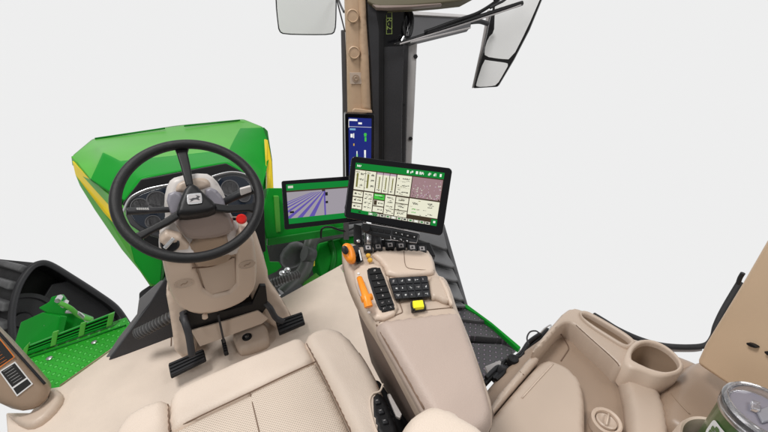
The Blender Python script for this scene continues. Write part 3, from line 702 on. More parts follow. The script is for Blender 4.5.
# display mounting arm + control strip under main display
am = thing('display_mount', fx(365,250,.75), 'dark bracket and silver post carrying the touchscreens', 'mount')
slab('mount_plate', [at(353.5,224,d=.95), at(361.5,226,d=.95), at(362,246,d=.95), at(353.5,244,d=.95)], m_key, am, thick=.02, bevel=.003)
lathe('bolt', at(358.5,241,d=.945), mp.n, [(.005,-.005),(.005,.003),(0,.004)], m_silver, am, seg=12)
tube('silver_post', [at(369,226,d=.97), at(369.5,252,d=.97)], .014, m_silver, am, k=1)
tube('clamp_bar', [at(377,232,d=.96), at(377,250,d=.95)], .012, m_dgrey, am, k=1)
tube('clamp_bar', [at(346,205,d=1.0), at(372,214,d=1.02), at(386,222,d=.97)], .012, m_black, am)
cs = thing('display_keypad', at(390,237,d=.88), 'slim charcoal button strip with a rotary knob under the largest screen', 'keypad')
cp = Plane(at(390,236,d=.885), mp.n+V((0,-.1,.25)))
slab('strip_body', chaikin(cp.many([(361,224.5),(364,222.5),(394,227.5),(419.5,233),(420,237),(416.5,243.5),(413,243.5),(391,240),(364,233),(361,229)]),1), m_key, cs, thick=.012, bevel=.002)
tube('strip_edge', cp.many([(363,223),(394,228),(419.5,233.3),(416.5,243),(391,239.8),(390.5,236)], .001), .0008, m_lgrey, cs, k=1)
c = cp.at(366.3,228.2); lathe('rotary_knob', c, cp.n, [(.0115,0),(.0115,.010),(.009,.014),(0,.014)], m_black, cs)
for k in range(3): button('strip_key', cp, [(372+k*6.5,227+k*1.1),(377.5+k*6.5,228+k*1.1),(377+k*6.5,231.6+k*1.1),(371.5+k*6.5,230.6+k*1.1)], m_black, cs, .002, .0006)
button('strip_key', cp, [(372,232.4),(390,235.6),(389.6,239),(371.6,235.2)], m_black, cs, .002, .0006)
for r_ in range(2):
    for k in range(4 if r_ == 0 else 3):
        x, y = 393+k*6.1-r_*1, 230.2+k*1.3+r_*5.4
        b = button('strip_key', cp, [(x,y),(x+5.4,y+1.1),(x+5,y+4.9),(x-.3,y+3.8)], m_black, cs, .002, .0006)
        symbol(cp, x+2.7, y+2.6, .0026, m_white, b, .8, -.3)

# ================================================================== ARMREST CONSOLE
ac = thing('armrest_console', V((.33,.5,.3)), 'beige driver armrest console with orange levers and black keys', 'armrest')
cpn = V((.0,-.10,1)).normalized(); ap = Plane(V((.35,.5,.70)), cpn)
plate = [(341,243),(352,241),(362,246),(398,245),(427,246.5),(434,256),(437,272),(446,275),(452,288),(457,304),(463,318),(472,340),(486,380),(494,405),(493,428),(470,436),(436,428),(420,403),(400,366),(379,328),(364,306),(352,283),(344,262)]
top_ = pillow('console_top', ap.many(plate, -.004), m_beige2, ac, r=.010, side=.045, step=.010, round_=1)
# flanks below the top
low = Plane(V((.35,.5,.65)), cpn)
sidep = [(343,250),(352,285),(364,308),(380,331),(402,369),(424,408),(440,430)]
t_ = low.many(sidep, .0); b_ = [p+V((-.012+.0*i, .0, -.28)) for i, p in enumerate(t_)]
b_ = [V((p.x+.05, p.y, .33)) for p in t_]
n_ = len(t_)
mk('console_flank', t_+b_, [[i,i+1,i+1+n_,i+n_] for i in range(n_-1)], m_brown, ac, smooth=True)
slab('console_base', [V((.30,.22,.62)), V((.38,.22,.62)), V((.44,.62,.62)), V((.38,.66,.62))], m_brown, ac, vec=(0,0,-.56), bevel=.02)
pad_ = pillow('elbow_pad', ap.many([(376,323),(378,319),(388,316.5),(455,308.5),(461,311),(466,321),(480,360),(493,402),(495,418),(486,432),(460,440),(440,434),(425,408),(398,360)], .020), m_pad, ac, r=.020, crown=.004, side=.016, step=.009, round_=2)
drape('pad_seam', [pad_, top_], [(376.5,325),(387,344),(398,363),(424,409)], .0016, m_stitch, ac)
# front raised deck with rounded face
pillow('front_deck', ap.many([(368,250),(400,248.5),(428,250),(433,258),(435.5,271),(428,273),(388,276),(383,262)], .008), m_beige, ac, r=.006, side=.01, step=.008)
drape('deck_seam', [LAST[0]], [(404,250),(404.5,260),(406,266.5),(412,269),(434,270.5)], .0007, m_stitch, ac)
pillow('lever_panel', ap.many([(353,265),(380,262),(386,274),(392,292),(400,311),(378,321),(368,308),(356,286)], .006), m_beige, ac, r=.004, side=.008, step=.008)
drape('panel_seam', [top_], [(381,260),(387,272),(402,309),(400,313),(379,322.5)], .001, m_stitch, ac)
pillow('side_flap', ap.many([(429,276),(438,274.5),(447,286),(451,300),(446,301),(437,296.5),(431,297)], .010), m_beige2, ac, r=.006, side=.012, step=.006)
pillow('side_flap', ap.many([(438,275),(442,276),(449,288),(454,304),(450,301),(444,288)], .014), m_beige, ac, r=.004, side=.016, step=.006)
drape('deck_seam', [top_], [(400,303),(412,300.6),(431,298.8),(437,299)], .0009, m_stitch, ac)
drape('deck_seam', [top_], [(426,310),(440,308.5),(453,307.5)], .0009, m_stitch, ac)
# throttle lever
lt = slab('lever_slot', ap.many([(352.5,246),(358,244.5),(363,260.5),(357,263.5)], .006), m_gloss, ac, thick=.004, bevel=.001)
slab('slot_scale', ap.many([(358.5,250),(359.6,249.6),(362,260),(360.8,260.6)], .0066), m_white, lt, thick=.0004, bevel=0)
hl = pillow('hand_throttle', Plane(ap.at(348.5,252,.045), V((-.35,-.6,.7))).many([(341.5,244),(346,241.5),(351.5,243.5),(355,252),(355,261),(350,263.5),(344.5,259),(341,251)]), m_orange, ac, r=.013, side=.018, step=.004, round_=2)
lathe('throttle_cap', Plane(ap.at(348.5,252,.047), V((-.35,-.6,.7))).at(345,250), V((-.35,-.6,.7)), [(.010,-.004),(.010,.002),(.006,.004),(0,.004)], m_black, hl, sx=.8, sy=1.1)
tube('throttle_stem', [ap.at(351,257,.03), ap.at(356,256,.0)], .006, m_black, ac, k=1)
for x,y in ((368.2,256.3),(370,260.8)):
    lathe('amber_button', ap.at(x,y,.003), cpn, [(.0065,0),(.0065,.004),(.005,.006),(0,.006)], m_amber, ac)
# speed lever
slab('lever_gate', chaikin(ap.many([(356.5,284),(360,281),(364,284),(371,304),(368,309),(364,307)], .0075),1), m_lgrey, ac, thick=.002, bevel=.0006)
sl = tube('speed_lever', [ap.at(359.5,278,.018), ap.at(363,288,.030), ap.at(366,297,.032), ap.at(368.8,307,.024)], lambda t: .0068+.0028*t, m_orange, ac, flat=.8)
tube('lever_grip', [ap.at(361.5,299.5,.030), ap.at(372,296.5,.030)], .0075, m_orange, sl, k=1)
for x,y in ((358.5,273.5),(369,312.5)): lathe('scale_mark', ap.at(x,y,.0075), cpn, [(.003,0),(.003,.0006),(0,.0006)], m_white, ac, seg=12)
# button column
slab('button_panel', chaikin(ap.many([(366,271),(370,267.5),(378,267),(382,271),(390,293),(396,309),(381,313),(375,300)], .0072),1), m_key, ac, thick=.003, bevel=.001)
def col(t, w): # along the column
    return None
rows = [((368,268.5),(380,267.5),(382,272.5),(369.5,274)),((370,275),(382.5,273.5),(384.5,279),(371.8,280.6)),((372,281.4),(384.8,279.8),(386.6,285.2),(373.8,287)),((374,287.8),(387,286),(388.8,291.4),(375.8,293.2)),((376.2,294),(389,292.2),(390.8,297.2),(378,299.4))]
for q in rows:
    b = button('panel_key', ap, q, m_black, ac, .003, .0008, off=.0072)
    cx = sum(p[0] for p in q)/4; cy = sum(p[1] for p in q)/4
    symbol(ap, cx, cy, .0106, m_lgrey, b, 1.1, .25)
for q in (((378.6,300.2),(384,299.4),(386,305),(380.6,306.2)),((385,299.2),(391,298.2),(393,303.6),(387,304.8)),((380.8,307),(386.2,305.8),(387.6,310),(382,311.4)),((387.4,305.6),(393.4,304.4),(395,308.6),(388.8,309.8))):
    b = button('panel_key', ap, q, m_black, ac, .003, .0008, off=.0072)
    cx = sum(p[0] for p in q)/4; cy = sum(p[1] for p in q)/4
    symbol(ap, cx, cy, .0106, m_lgrey, b, .8, .2)
# keypad
kq = [(388.5,278),(427.5,275.5),(430.5,296.8),(395.5,299.3)]
slab('keypad_panel', ap.many(rquad(kq,.04), .0095), m_gloss, ac, thick=.006, bevel=.001)
for i in range(5):
    for j in range(3):
        if i in (1,) and j == 0: pass
        q = [lerpq(kq, (i+.10+ (0))/5, (j+.1)/3), lerpq(kq, (i+.92)/5, (j+.1)/3), lerpq(kq, (i+.92)/5, (j+.9)/3), lerpq(kq, (i+.10)/5, (j+.9)/3)]
        b = button('keypad_key', ap, q, m_key, ac, .002, .0007, off=.0095)
        cx = sum(p[0] for p in q)/4; cy = sum(p[1] for p in q)/4
        w = .8+.6*random.random()
        symbol(ap, cx, cy, .0119, m_white if (i+j) % 4 else m_lgrey, b, 1.1, .1)
# yellow rocker
slab('rocker_base', ap.many([(410.5,301.5),(424.5,300),(426.5,309),(411.5,311)], .007), m_key, ac, thick=.008, bevel=.002)
slab('yellow_rocker', ap.many([(412.5,300.5),(423,299.5),(424.5,306.5),(413.5,308)], .015), m_rock, ac, thick=.01, bevel=.002)
slab('rocker_base', ap.many([(411.5,307),(415,306.5),(415.5,310),(412,310.5)], .013), m_gloss, ac, thick=.006, bevel=.001)
slab('front_panel', [at(362,238,d=1.0), at(430,242,d=.99), at(436,256,d=.97), at(363,254,d=.97)], m_key, ac, thick=.03, bevel=.004)
# row of rocker switches along the front
rp = Plane(ap.at(398,247,.012), V((-.1,-.45,.9)))
for x,y in ((368,247.8),(378,246.8),(390,245.2),(401,246),(412.3,247.6),(422,248.8)):
    b = slab('rocker_switch', rp.many([(x-4.6,y-3.6),(x+4.2,y-3.8),(x+5,y+3),(x-3.8,y+3.2)]), m_key, ac, thick=.014, bevel=.002)
    slab('rocker_face', rp.many([(x-2.6,y-2.4),(x+2.4,y-2.5),(x+3,y+1.4),(x-2,y+1.6)], .0012), m_lgrey, b, thick=.001, bevel=.0004)
    slab('rocker_symbol', rp.many([(x-1,y-1.3),(x+1,y-1.4),(x+1.2,y+.4),(x-.8,y+.5)], .0017), m_dgrey, b, thick=.0004, bevel=0)

# ================================================================== SEAT
se = thing('driver_seat', V((0,.45,.1)), 'beige leather driver seat with perforated centre and side bolsters', 'seat')
zp = Plane(V((0,.5,.45)), V((0,.02,1)))
sm = zp.many
pillow('front_roll', sm([(166,397),(175,386),(200,374),(238,357.5),(280,341),(300,333),(309,345),(317,362),(284,376),(250,393),(208,413),(171,434),(166,430)], .0), m_leather, se, r=.026, side=.10, step=.010, round_=1, wrinkle=.002)
pillow('perforated_insert', sm([(170,431),(208,412),(250,392.2),(284,375.5),(315,361.5),(328,386),(342,415),(356,446),(360,500),(200,560),(166,500)], .001), m_perf, se, r=.012, side=.08, step=.012, round_=0, wrinkle=.0015)
seat_soft = [c_ for c_ in se.children]
j0 = pillow('side_bolster', sm([(302,341),(304,333),(315,326),(330,323),(345,329),(360,346),(374,368),(384,390),(390,410),(398,440),(396,480),(372,480),(354,440),(334,396),(316,360)], .012), m_leather, se, r=.034, side=.16, step=.010, round_=2, wrinkle=.003)
j1 = pillow('side_bolster', sm([(96,470),(106,440),(120,416),(134,405),(152,397),(166,394.5),(168,410),(169,440),(170,500),(120,520)], .006), m_leather, se, r=.03, side=.16, step=.010, round_=2, wrinkle=.003)
seat_soft += [j0, j1]
drape('centre_seam', seat_soft, [(250,392.6),(254,410),(259,431),(262,445)], .0013, m_stitch, se)
drape('cross_seam', seat_soft, [(170,431),(208,412.2),(250,392.4),(284,375.8),(316,361.5)], .0017, m_stitch, se, lift=.003)
drape('bolster_seam', seat_soft, [(167,397),(168.5,415),(169.5,440)], .002, m_stitch, se)
drape('bolster_seam', seat_soft, [(303,336),(309,348),(316,361),(334,396),(352,434)], .002, m_stitch, se)
drape('outer_piping', [j0], [(330,329),(345,334),(357,350),(370,370),(379,390)], .0016, m_stitch, se)
# side controls
cpv = sm([(370,404),(373,394),(379,391),(386,399),(393,416),(400,436),(380,440),(374,424)], .014)
pillow('side_control_panel', cpv, m_black, se, r=.006, side=.03, step=.006)
tube('panel_piping', sm([(383,384),(380,391),(373,394),(370,402),(373,420),(380,440)], .013), .0026, m_piping, se)
for x,y in ((377,401),(380.5,411),(384.5,421)):
    slab('seat_lever', zp.many([(x-3.6,y-2.6),(x+2.4,y-3.6),(x+4.4,y+1.6),(x-1.4,y+3)], .020), m_key, se, thick=.012, bevel=.003, bseg=3)
    slab('lever_mark', zp.many([(x-1.2,y-1),(x+.8,y-1.4),(x+1,y-.8),(x-1,y-.4)], .0204), m_lgrey, se, thick=.0005, bevel=0)
slab('seat_belt_buckle', [zp.at(x,y,-.02) for x,y in ((387,394),(390,393),(402,414),(400,418),(396,416))], m_column, se, thick=.01, bevel=.002)
slab('seat_base', [V((-.20,.20,.33)), V((.20,.20,.33)), V((.20,.64,.33)), V((-.20,.64,.33))], m_dgrey, se, vec=(0,0,-.32), bevel=.03)
slab('seat_rail', [V((.235,.15,.40)), V((.31,.15,.40)), V((.31,.55,.36)), V((.255,.60,.36))], m_black, se, vec=(0,0,-.3), bevel=.01)
bp_ = Plane(V((.25,.22,.785)), V((0,.05,1)))
pillow('backrest_wing', bp_.many([(394,446),(399,424),(408,409),(422,400),(437,397),(452,402),(472,413),(490,426),(496,460),(440,480)]), m_leather, se, r=.03, side=.12, step=.009, round_=2)
drape('wing_seam', [LAST[0]], [(438,404),(450,410),(464,418),(480,430)], .0013, m_stitch, se)
arl = Plane(V((-.35,.5,.62)), V((0,0,1)))
tag(pillow('folded_armrest', arl.many([(44,440),(52,432),(62,428.5),(78,427),(92,428),(104,433),(112,445),(60,460)]), m_leather, None, r=.02, side=.06, step=.009, round_=2), 'rounded beige armrest tip at the bottom edge left of the seat', 'armrest')

# ================================================================== RIGHT EXTERIOR STEPS
rs = thing('side_steps', at(480,330,z=-.25), 'dark grey louvred side panel and studded treads with green edge', 'steps')
z0 = -.25
def Z(pts, z): return [at(x,y,z=z) for x,y in pts]
slab('tread', Z([(420,296),(452,300),(466,306.5),(490,321),(478,321),(440,316)], z0+.02), m_gtread, rs, thick=.05, bevel=.006)
slab('tread', Z([(430,318),(462,322),(494,324.5),(509,339),(500,338),(478,336),(440,334)], z0), m_gtread, rs, thick=.05, bevel=.006)
slab('tread', Z([(440,340),(466,342),(503,343.5),(515,349.5),(508,357),(490,370),(480,378),(450,374)], z0-.02), m_gtread, rs, thick=.05, bevel=.010)
slab('step_frame', Z([(400,290),(464,303),(518,347),(488,374),(440,372)], z0-.09), m_black, rs, thick=.03, bevel=0)
slab('green_edge', Z([(464,303.8),(468,305),(492,322.5),(521,347),(518.5,349),(494,326.5),(477,314),(464,306.5)], z0+.03), m_green, rs, thick=.03, bevel=.003)
m_lv = mat('louvre_grey', (.13,.13,.135), .5, bump=.3, scale=160, var=.15)
lv = [((395,222),(441,222),(447.4,247.8),(444,248.6),(395,231)), ((398,238),(446,251.5),(455,266),(452,266.8),(400,250)), ((400,258),(453,269),(458.3,280),(455,280.6),(404,266)), ((410,275),(457,283),(464,299),(461,299.6),(414,284)), ((416,294),(461,302),(466,305),(464,306),(420,303))]
slab('louvre_backing', Z([(390,220),(444,224),(466,304),(400,300)], z0-.16), m_black, rs, thick=.02, bevel=0)
for i, q in enumerate(lv):
    a = [at(x,y,z=z0+(.0 if j in (0,1) else .07)) for j,(x,y) in enumerate(q)]
    slab('louvre', a, m_lv, rs, vec=(0,0,-.02), bevel=.006)
slab('louvre_frame', Z([(440,224),(444.5,224),(468,305),(465,307)], z0-.01), m_grey, rs, thick=.03, bevel=.004)

# ================================================================== RIGHT CONSOLE
rc = thing('side_console', V((.72,.15,.2)), 'beige right side console with storage lid, tray slot and cup well', 'console')
rp0 = Plane(V((.75,.2,.50)), V((-.06,0,1)))
R = rp0.many
body = [(566,311),(576,310),(586,315),(632,342),(655,340),(678,352),(700,360),(735,384),(768,398),(800,430),(790,480),(600,520),(450,500),(468,408),(488,384),(517,351),(549,328)]
pillow('console_body', R(body, -.035), m_shaded, rc, r=.03, side=.4, step=.016, round_=1)
rp1 = Plane(rp0.o+rp0.n*.03, rp0.n); R1 = rp1.many
pillow('console_shoulder', R1([(566,309),(576,307),(586,311.5),(632,338),(642,340),(634,352),(626,368),(619,366),(614,359),(588,337),(576,325),(568,321),(560,325),(549,338),(538,350),(531,350),(551,326)], .0), m_beige2, rc, r=.008, side=.06, step=.005, round_=1)
pillow('console_cheek', R([(619,366),(636,366),(650,376),(664,392),(672,420),(670,470),(632,470),(631,430),(628,396)], .004), m_beige2, rc, r=.020, side=.04, step=.010, round_=2)
lid_ = pillow('storage_lid', R([(478,434),(494,413),(537,363.5),(545,357.5),(557,359),(571,367),(582,379),(586,397),(586,432),(586,480),(470,480)], .004), m_beige2, rc, r=.016, side=.035, step=.009, round_=2)
pillow('rail_trim', R([(494,399),(516,373),(529,357),(535,354.5),(540,357),(536,362),(496,408),(484,424)], .004), m_beige2, rc, r=.007, side=.03, step=.007)
drape('rail_joint', [LAST[0]], [(518,370),(524,375)], .001, m_stitch, rc)
drape('lid_highlight', [lid_], [(555,362),(540,378),(522,398)], .0016, m_beige, rc)  # paler cord drawn as the highlight along the lid ridge
drape('body_seam', list(rc.children), [(561,334),(569,347),(567,352),(561,361)], .0014, m_stitch, rc)
drape('body_seam', list(rc.children), [(576,325),(589,337),(614,359),(619,366)], .0010, m_stitch, rc)
slot = [(578,312.5),(583,310.5),(592,313.5),(637,340),(634,347),(628,350),(615,343),(584,323)]
slot_in = [(581,315.5),(584,314),(592,317),(631,340.5),(629,344),(625,345.5),(614,339),(584,320)]
so = chaikin(R1(slot, .003),2)
def ringmesh(name, outer, inner, m, parent, n, depth, outd=.02, mats2=None):
    import itertools
    def rs_(pts, k=64):
        L = [0]; 
        for i in range(len(pts)): L.append(L[-1]+(pts[(i+1)%len(pts)]-pts[i]).length)
        out = []
        for j in range(k):
            t = L[-1]*j/k; i = max(a for a in range(len(L)-1) if L[a] <= t+1e-9); u = (t-L[i])/max(L[i+1]-L[i],1e-9)
            out.append(pts[i].lerp(pts[(i+1)%len(pts)],u))
        return out
    k = 64; o_, i_ = rs_(outer,k), rs_(inner,k)
    mid = [a.lerp(b,.35)+n*.006 for a,b in zip(o_,i_)]; mid2 = [a.lerp(b,.75)+n*.005 for a,b in zip(o_,i_)]
    cen = sum(i_,V((0,0,0)))/k
    lo = [cen+(p-cen)*.86-n*depth for p in i_]
    rings = [[p-n*outd for p in o_], o_, mid, mid2, i_, [p-n*.01 for p in i_], lo]
    vs = [p for r in rings for p in r]; fs = []
    mi = []
    for a in range(len(rings)-1):
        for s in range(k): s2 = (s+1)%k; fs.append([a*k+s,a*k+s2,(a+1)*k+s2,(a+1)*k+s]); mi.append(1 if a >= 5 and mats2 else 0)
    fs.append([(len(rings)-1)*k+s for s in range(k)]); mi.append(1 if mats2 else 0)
    return mk(name, vs, fs, [m]+([mats2] if mats2 else []), parent, smooth=True, mi=mi)
cutters = []
def cutter(pts, up_, dn):
    n_ = len(pts); N_ = rp0.n
    a = [p+N_*up_ for p in pts]; c = sum(a, V((0,0,0)))/n_
    b = [c+(p-c)*.86-N_*(dn+up_) for p in a]
    o = mk('cutter', a+b, [list(range(n_)), list(range(2*n_-1,n_-1,-1))]+[[i,i+n_,(i+1)%n_+n_,(i+1)%n_] for i in range(n_)], m_beige3)
    cutters.append(o); return o
cutter([p.lerp(sum(so,V((0,0,0)))/len(so), .04) for p in so], .05, .045)
ringmesh('tray_slot', so, chaikin(R1(slot_in,.003),2), m_beige2, rc, rp0.n, .035, mats2=m_beige3)
cw = [(631,343),(644,339),(659,342),(674,352),(683.5,364),(683.5,371),(678,374.5),(665,378),(654,377.5),(645,373.5),(637,371),(627,369),(622,360)]
cwi = [(632,351),(643,342.5),(658,345),(671.5,353.5),(680,364),(677,370.5),(664,373),(650,369),(641,364.5),(631,362.5)]
cwp = Plane(rp0.o+rp0.n*.045, rp0.n)
cwo = chaikin(cwp.many(cw),2)
cutter([p.lerp(sum(cwo,V((0,0,0)))/len(cwo), .05) for p in cwo], .05, .14)
ringmesh('cup_well', cwo, chaikin(cwp.many(cwi),2), m_beige, rc, rp0.n, .12, outd=.07, mats2=m_beige3)
def applybool(o):
    for c_ in cutters:
        md_ = o.modifiers.new('cut','BOOLEAN'); md_.operation = 'DIFFERENCE'; md_.object = c_; md_.solver = 'EXACT'
    bpy.context.view_layer.update()
    dg = bpy.context.evaluated_depsgraph_get()
    me = bpy.data.meshes.new_from_object(o.evaluated_get(dg))
    o.modifiers.clear(); o.data = me
    for p in me.polygons: p.use_smooth = True
    me.set_sharp_from_angle(angle=math.radians(50))
for ch in list(rc.children):
    if ch.name.split('.')[0] in ('console_body','console_shoulder'): applybool(ch)
for c_ in cutters: bpy.data.objects.remove(c_)
vc = rp0.at(606,422,-.012)
lathe('vent_ring', vc, rp0.n, [(.030,-.02),(.030,.006),(.027,.009),(.023,.006),(.021,-.002),(.021,-.004)], m_beige, rc, seg=40)
vd = lathe('vent_disc', vc, rp0.n+V((.2,.1,0)), [(.020,-.01),(.020,.004),(.017,.006),(.012,.002),(0,.0)], m_beige2, rc, seg=36)
tube('vent_fin', [vc+V((-.016,-.006,.012)), vc+V((.016,.006,.009))], .002, m_beige, vd, k=1)
pillow('console_ridge', R([(668,378),(682,364),(700,354),(720,364),(744,380),(775,392),(800,440),(720,470),(690,440),(664,420),(660,396)], .012), m_shaded, rc, r=.035, side=.06, step=.014, round_=2)
rg = LAST[0]
drape('ridge_seam', [rg], [(668,390),(678,402),(690,414)], .0014, m_beige3, rc)
ta_ = at(766,411,z=.765)
lathe('cup_holder', V((ta_.x-.003, ta_.y, 0)), (0,0,1), [(.075,.38),(.068,.50),(.062,.645),(.0595,.654),(.056,.652),(.053,.64),(.051,.56),(0,.555)], m_beige, rc, seg=48)
# tumbler
tb = thing('tumbler', V((ta_.x,ta_.y,.57)), 'dark green insulated tumbler with clear lid and white badge, bottom right', 'tumbler')
lathe('cup_body', V((ta_.x,ta_.y,0)), (0,0,1), [(0,.565),(.033,.565),(.036,.58),(.0435,.742),(.0445,.744),(.0445,.748),(.043,.750),(0,.750)], m_tumbler, tb, seg=48)
lathe('cup_rim', V((ta_.x,ta_.y,0)), (0,0,1), [(.0450,.742),(.0460,.744),(.0460,.750),(.0450,.752)], m_steel, tb, seg=48)
ld = lathe('lid', V((ta_.x,ta_.y,0)), (0,0,1), [(.0455,.748),(.047,.752),(.0475,.760),(.0465,.766),(.044,.769),(.0415,.768),(.0395,.762),(.037,.756),(.018,.755),(0,.755)], m_lid, tb, seg=56)
lathe('lid_window', V((ta_.x,ta_.y,0)), (0,0,1), [(.037,.7562),(.0365,.7572),(0,.7572)], mat('smoked_lid', (.22,.21,.25), .12), ld, seg=40)
slab('lid_slider', [V((ta_.x+a,ta_.y+b,.762)) for a,b in ((-.022,-.004),(-.006,.007),(.018,.001),(.018,-.012),(-.004,-.010))], m_liquid, ld, thick=.004, vec=(0,0,-.005), bevel=.002)
slab('lid_tab', [V((ta_.x+a,ta_.y+b,.765)) for a,b in ((-.012,.012),(.006,.017),(.012,.009),(-.006,.003))], m_lid, ld, vec=(0,0,-.007), bevel=.002)
# badge wrapped on the tumbler wall facing the camera side
def onwall(a, z, e=0):
    r_ = .036+(.0435-.036)*(z-.58)/.162+.0006+e; return V((ta_.x+math.cos(a)*r_, ta_.y+math.sin(a)*r_, z))
def patch(name, f, a0, a1, z0_, z1_, m, parent, e, k=10, corner=.25):
    vs = []; fs = []
    pts = []
    for i in range(k*4):
        t = 2*math.pi*i/(k*4); c_, s_ = math.cos(t), math.sin(t); p_ = .45
        pts.append(((a0+a1)/2+(a1-a0)/2*math.copysign(abs(c_)**p_, c_), (z0_+z1_)/2+(z1_-z0_)/2*math.copysign(abs(s_)**p_, s_)))
    vs = [onwall((a0+a1)/2, (z0_+z1_)/2, e)]+[onwall(a, z, e) for a, z in pts]
    fs = [[0, i+1, (i+1) % len(pts)+1] for i in range(len(pts))]
    return mk(name, vs, fs, m, parent, smooth=True)
a_c = math.radians(148)
bd = patch('badge', None, a_c-.34, a_c+.34, .683, .722, m_white, tb, .0004)
for k in range(7):
    t = k*2*math.pi/7; aa = a_c+.16*math.cos(t); zz = .7025+.011*math.sin(t)
    patch('badge_mark', None, aa-.07, aa+.07, zz-.0045, zz+.0045, m_tumbler, bd, .0012, k=3)
patch('badge_mark', None, a_c-.06, a_c+.06, .697, .708, m_tumbler, bd, .0012, k=3)

# cables on the left end of the console
cb = thing('cable_bundle', at(510,362,z=.40), 'black cables and connectors tucked at the front of the side console', 'cables')
Z2 = lambda pts, z: [at(x,y,z=z) for x,y in pts]
tube('cable', Z2([(484,384),(494,374),(506,366),(517,358),(527,350),(538,340),(548,330)], .42), .008, m_black, cb)
tube('cable', Z2([(486,378),(498,367),(505,370),(513,360),(522,352),(529,342),(540,334)], .43), .006, m_key, cb)
tube('cable', Z2([(496,380),(504,372),(503,363),(513,357),(521,357),(528,346)], .44), .005, m_black, cb)
tube('hook_wire', Z2([(529,345),(527,338),(530,332),(536,331),(540,334)], .46), .0022, m_dgrey, cb)
tube('hook_wire', Z2([(540,333),(545,328),(551,325),(549,331)], .46), .0022, m_silver, cb)
lathe('connector', at(513,360,z=.45), (0,0,1), [(.015,-.03),(.017,.0),(.013,.008),(.006,.009),(0,.006)], m_black, cb, seg=20)
lathe('connector', at(503,368,z=.44), (.4,0,1), [(.010,-.03),(.011,.0),(.008,.006),(0,.006)], m_dgrey, cb, seg=16)
slab('connector', Z2([(492,376),(498,370),(503,375),(497,381)], .43), m_key, cb, thick=.02, bevel=.003)
slab('hinge_plate', Z2([(485,366),(500,360),(505,366),(490,378)], .38), m_lgrey, cb, thick=.01, bevel=.002)

# ================================================================== REAR POST, SEAL
bpn = thing('rear_post', at(740,380,x=.88), 'broad tan rear corner panel with two dark slots at right edge', 'pillar')
fx2 = lambda x,y,X: at(x,y,x=X)
slab('post_panel', [fx2(695,364,.88), fx2(704,344,.885), fx2(741,283,.895), (fx2(776,222,.90)), fx2(860,60,.93), fx2(1000,200,.93), fx2(900,470,.80), fx2(800,420,.82), fx2(768,402,.84), fx2(731,388,.86)], m_post, bpn, thick=.06, bevel=.012, bseg=4)
qp = plane3(fx2(704,344,.885), fx2(768,402,.84), fx2(776,222,.90))
slab('slot', chaikin(qp.many([(746,342.5),(751,343.5),(757,347),(756,348.5),(750,347),(746,344.5)], .004),1), m_black, bpn, thick=.01, bevel=.001)
slab('slot', chaikin(qp.many([(764,351),(769,352),(772,357),(768,356),(764,353)], .004),1), m_black, bpn, thick=.01, bevel=.001)
tube('post_clip', [fx2(738,284,.93), fx2(740,278,.93), fx2(743,273,.93)], .004, m_key, bpn)
sw = thing('window_seal', at(660,344,z=.5), 'black rubber window seal curving behind the cup well', 'seal')
dd_ = 1.12
tube('seal_bead', [at(x,y,d=dd_) for x,y in ((594,315),(604,321),(617,329),(634,337),(650,342.5),(668,346),(690,347),(706,345),(713,337),(716,326),(724,309),(740,282))], .0085, m_rubber, sw)
tube('seal_lip', [at(x,y,d=dd_+.01) for x,y in ((650,346),(668,349),(690,349.5),(700,348.5))], .008, m_lgrey, sw)

# ================================================================== FRONT PILLAR
wpz = Plane(V((.75,1.5,1.0)), (-.38,-.92,0))
W = wpz.many
fpz = thing('windshield_pillar', V((.75,1.5,.4)), 'tall front corner pillar, cream trim inside and black glass strip outside', 'pillar')
pillow('cream_trim', W([(344.5,-30),(345.2,0),(347,60),(348,116),(349,190),(373,190),(372,112),(369.5,60),(367,20),(365,-30)]), m_cream, fpz, r=.016, side=.08, step=.022, round_=0)
pillow('trim_ridge', W([(358.5,-30),(360,60),(362,112),(371,112),(369,60),(366.5,20),(364.5,-30)], .016), m_cream, fpz, r=.014, side=.03, step=.016, round_=0)
slab('trim_cap', W([(352.5,110),(355,108.5),(372.2,110.5),(372.5,116),(352,116)], .022), m_cream, fpz, thick=.02, bevel=.004)
for x,y in ((352.5,16),(354,52.5)):
    c = wpz.at(x,y,.004); lathe('bolt_cover', c, wpz.n, [(.026,0),(.026,.008),(.022,.012),(.020,.009),(0,.010)], m_cream, fpz, seg=32)
sq = slab('pillar_badge', W([(349.5,72.5),(362,72.5),(362.5,84),(350,84)], .005), m_beige2, fpz, thick=.004, bevel=.001)
lathe('badge_ring', wpz.at(356,78.5,.007), wpz.n, [(.016,0),(.016,.002),(.010,.002),(.008,.004),(0,.002)], m_beige3, sq, seg=24)
slab('outer_strip', W([(341,30),(345,30),(348.5,116),(349,240),(343.5,240),(342.5,100)], -.06), srgb and m_grey, fpz, thick=.03, bevel=.004)
tube('wire', W([(333,-20),(337,0),(342,20),(345,32)], -.03), .003, m_dgrey, fpz)
slab('rubber_frame', W([(365.5,-30),(372,-30),(377,0),(377,6),(380,10),(381,30),(380.5,100),(380,240),(372,240),(372.5,112),(369.8,55),(367.5,20)], .0), m_dgrey, fpz, thick=.05, bevel=.008)
slab('black_frame', W([(376,10),(381,7),(390,6),(387,14),(384.5,20),(384,60),(383.5,240),(379,240),(379,30)], .004), m_black, fpz, thick=.05, bevel=.006)
slab('glass_strip', W([(383,8),(392,6.5),(404,7),(403.5,47),(402,120),(400.5,240),(383.5,240),(383.5,60)], -.012), m_gloss, fpz, thick=.01, bevel=.002)
slab('lower_glass', W([(384,47),(403,46),(401.8,120),(400,240),(383.5,240)], -.010), m_dgrey, fpz, thick=.003, bevel=.001)
dc = slab('window_decal', W([(386.2,12.3),(392.2,12),(392.2,34),(386.2,34.3)], -.0075), m_rock, fpz, thick=.001, bevel=0)
